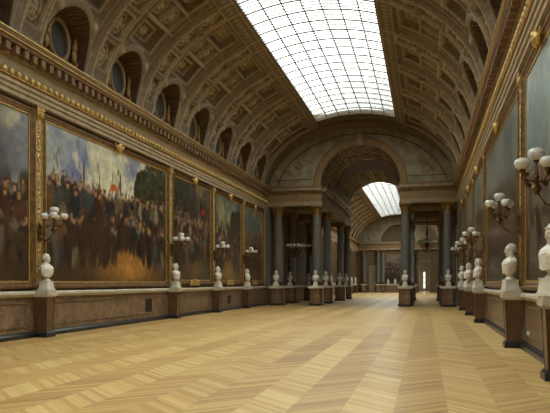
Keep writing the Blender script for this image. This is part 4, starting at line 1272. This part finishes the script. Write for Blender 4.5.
# ------------------------------------------------------------------ small things
t = empty('floor_vent', (XL+.05, 25.85, .42), 0, 'small dark metal grille let into the left marble dado', 'vent')
b = MB(); b.box(0,.03,-.30,.30,0,.05); b.box(0,.03,-.30,.30,.52,.57); b.box(0,.03,-.30,-.25,0,.57); b.box(0,.03,.25,.30,0,.57); b.build('frame', M['iron'], t, smooth=False)
b = MB(); b.box(0,.012,-.26,.26,.04,.53)
for q in range(9): b.box(.01,.025,-.26,.26,.06+.052*q,.085+.052*q)
b.build('louvres', M['grille'], t, smooth=False)
t = empty('floor_vent', (XL+.05, 37.6, .42), 0, 'small dark grille in the left dado far down, near the fourth pedestal', 'vent')
b = MB(); b.box(0,.03,-.3,.3,0,.5); b.build('louvres', M['grille'], t, smooth=False)
t = empty('cable_socket', (XR-.06, 16.7, .30), 0, 'small white socket box low on the right dado beside second pedestal', 'socket')
b = MB(); b.box(-.03,.01,-.05,.05,.10,.20); b.box(-.04,-.03,-.03,.03,.12,.18); b.build('housing', M['plastic'], t, smooth=False)
t = empty('barrier_post', (1.95, 57.2, 0), 0, 'tall thin pale pole standing by the right aisle window', 'pole')
b = MB(); b.lathe([(.025,.05),(.025,7.0)], 10); b.build('pole', M['white_marble'], t)
b = MB(); b.lathe([(.2,0),(.2,.03),(.04,.06)], 16); b.build('base', M['iron'], t)
b = MB(); b.ell((0,0,7.06),(.05,.05,.09),10,8); b.build('finial', M['gold'], t)

# ------------------------------------------------------------------ light
w = bpy.data.worlds.new('World'); scn.world = w; w.use_nodes = True
nt = w.node_tree; bg = nt.nodes['Background']   # overcast sky: zenith about three times as bright as the horizon
tc = nt.nodes.new('ShaderNodeTexCoord'); sx = nt.nodes.new('ShaderNodeSeparateXYZ'); nt.links.new(tc.outputs['Generated'], sx.inputs[0])
ma = nt.nodes.new('ShaderNodeMath'); ma.operation = 'MULTIPLY_ADD'; ma.use_clamp = False; ma.inputs[1].default_value = .95; ma.inputs[2].default_value = .25; nt.links.new(sx.outputs[2], ma.inputs[0])
mm = nt.nodes.new('ShaderNodeMath'); mm.operation = 'MAXIMUM'; mm.inputs[1].default_value = .1; nt.links.new(ma.outputs[0], mm.inputs[0]); nt.links.new(mm.outputs[0], bg.inputs['Strength'])
bg.inputs['Color'].default_value = (.98, 1.0, .95, 1)
def portal(nm, loc, rot, sx, sy):
    l = bpy.data.lights.new(nm, 'AREA'); l.shape = 'RECTANGLE'; l.size = sx; l.size_y = sy; l.cycles.is_portal = True
    o = bpy.data.objects.new(nm, l); COL.objects.link(o); o.location = loc; o.rotation_euler = rot
portal('daylight_portal', (XC, (SK1[0]+SK1[1])/2, 13.75), (0,0,0), 2*SKY, SK1[1]-SK1[0])
portal('daylight_portal', (XC, 90.1, 13.75), (0,0,0), 2*SKY, 40.3)
portal('daylight_portal', (2.1, 121.5, 3.75), (0, PI/2, 0), 5.5, 7)  # portal of the added side window in the room beyond
portal('daylight_portal', (XC, DY, 14.6), (0,0,0), 1.6, 1.6)
for a, b in WINL:
    portal('daylight_portal', (XL-.75, (a+b)/2, 4.05), (0, -PI/2, 0), 5.1, b-a)
for a, b in WIN:
    portal('daylight_portal', (XR+.75, (a+b)/2, 4.05), (0, PI/2, 0), 5.1, b-a)

# ------------------------------------------------------------------ camera
cam = bpy.data.cameras.new('Camera'); co = bpy.data.objects.new('Camera', cam); COL.objects.link(co); scn.camera = co
F = 632.0; cam.sensor_fit = 'HORIZONTAL'; cam.sensor_width = 36; cam.lens = 36*F/550
cam.shift_y = (282.76-206.5)/550
co.location = (0, 0, 1.7); co.rotation_euler = (PI/2, 0, math.radians(13.4))
cam.clip_end = 400
vs_ = scn.view_settings; vs_.view_transform = 'Standard'; vs_.look = 'None'; vs_.gamma = 1; vs_.use_curve_mapping = False; vs_.exposure = 3.18
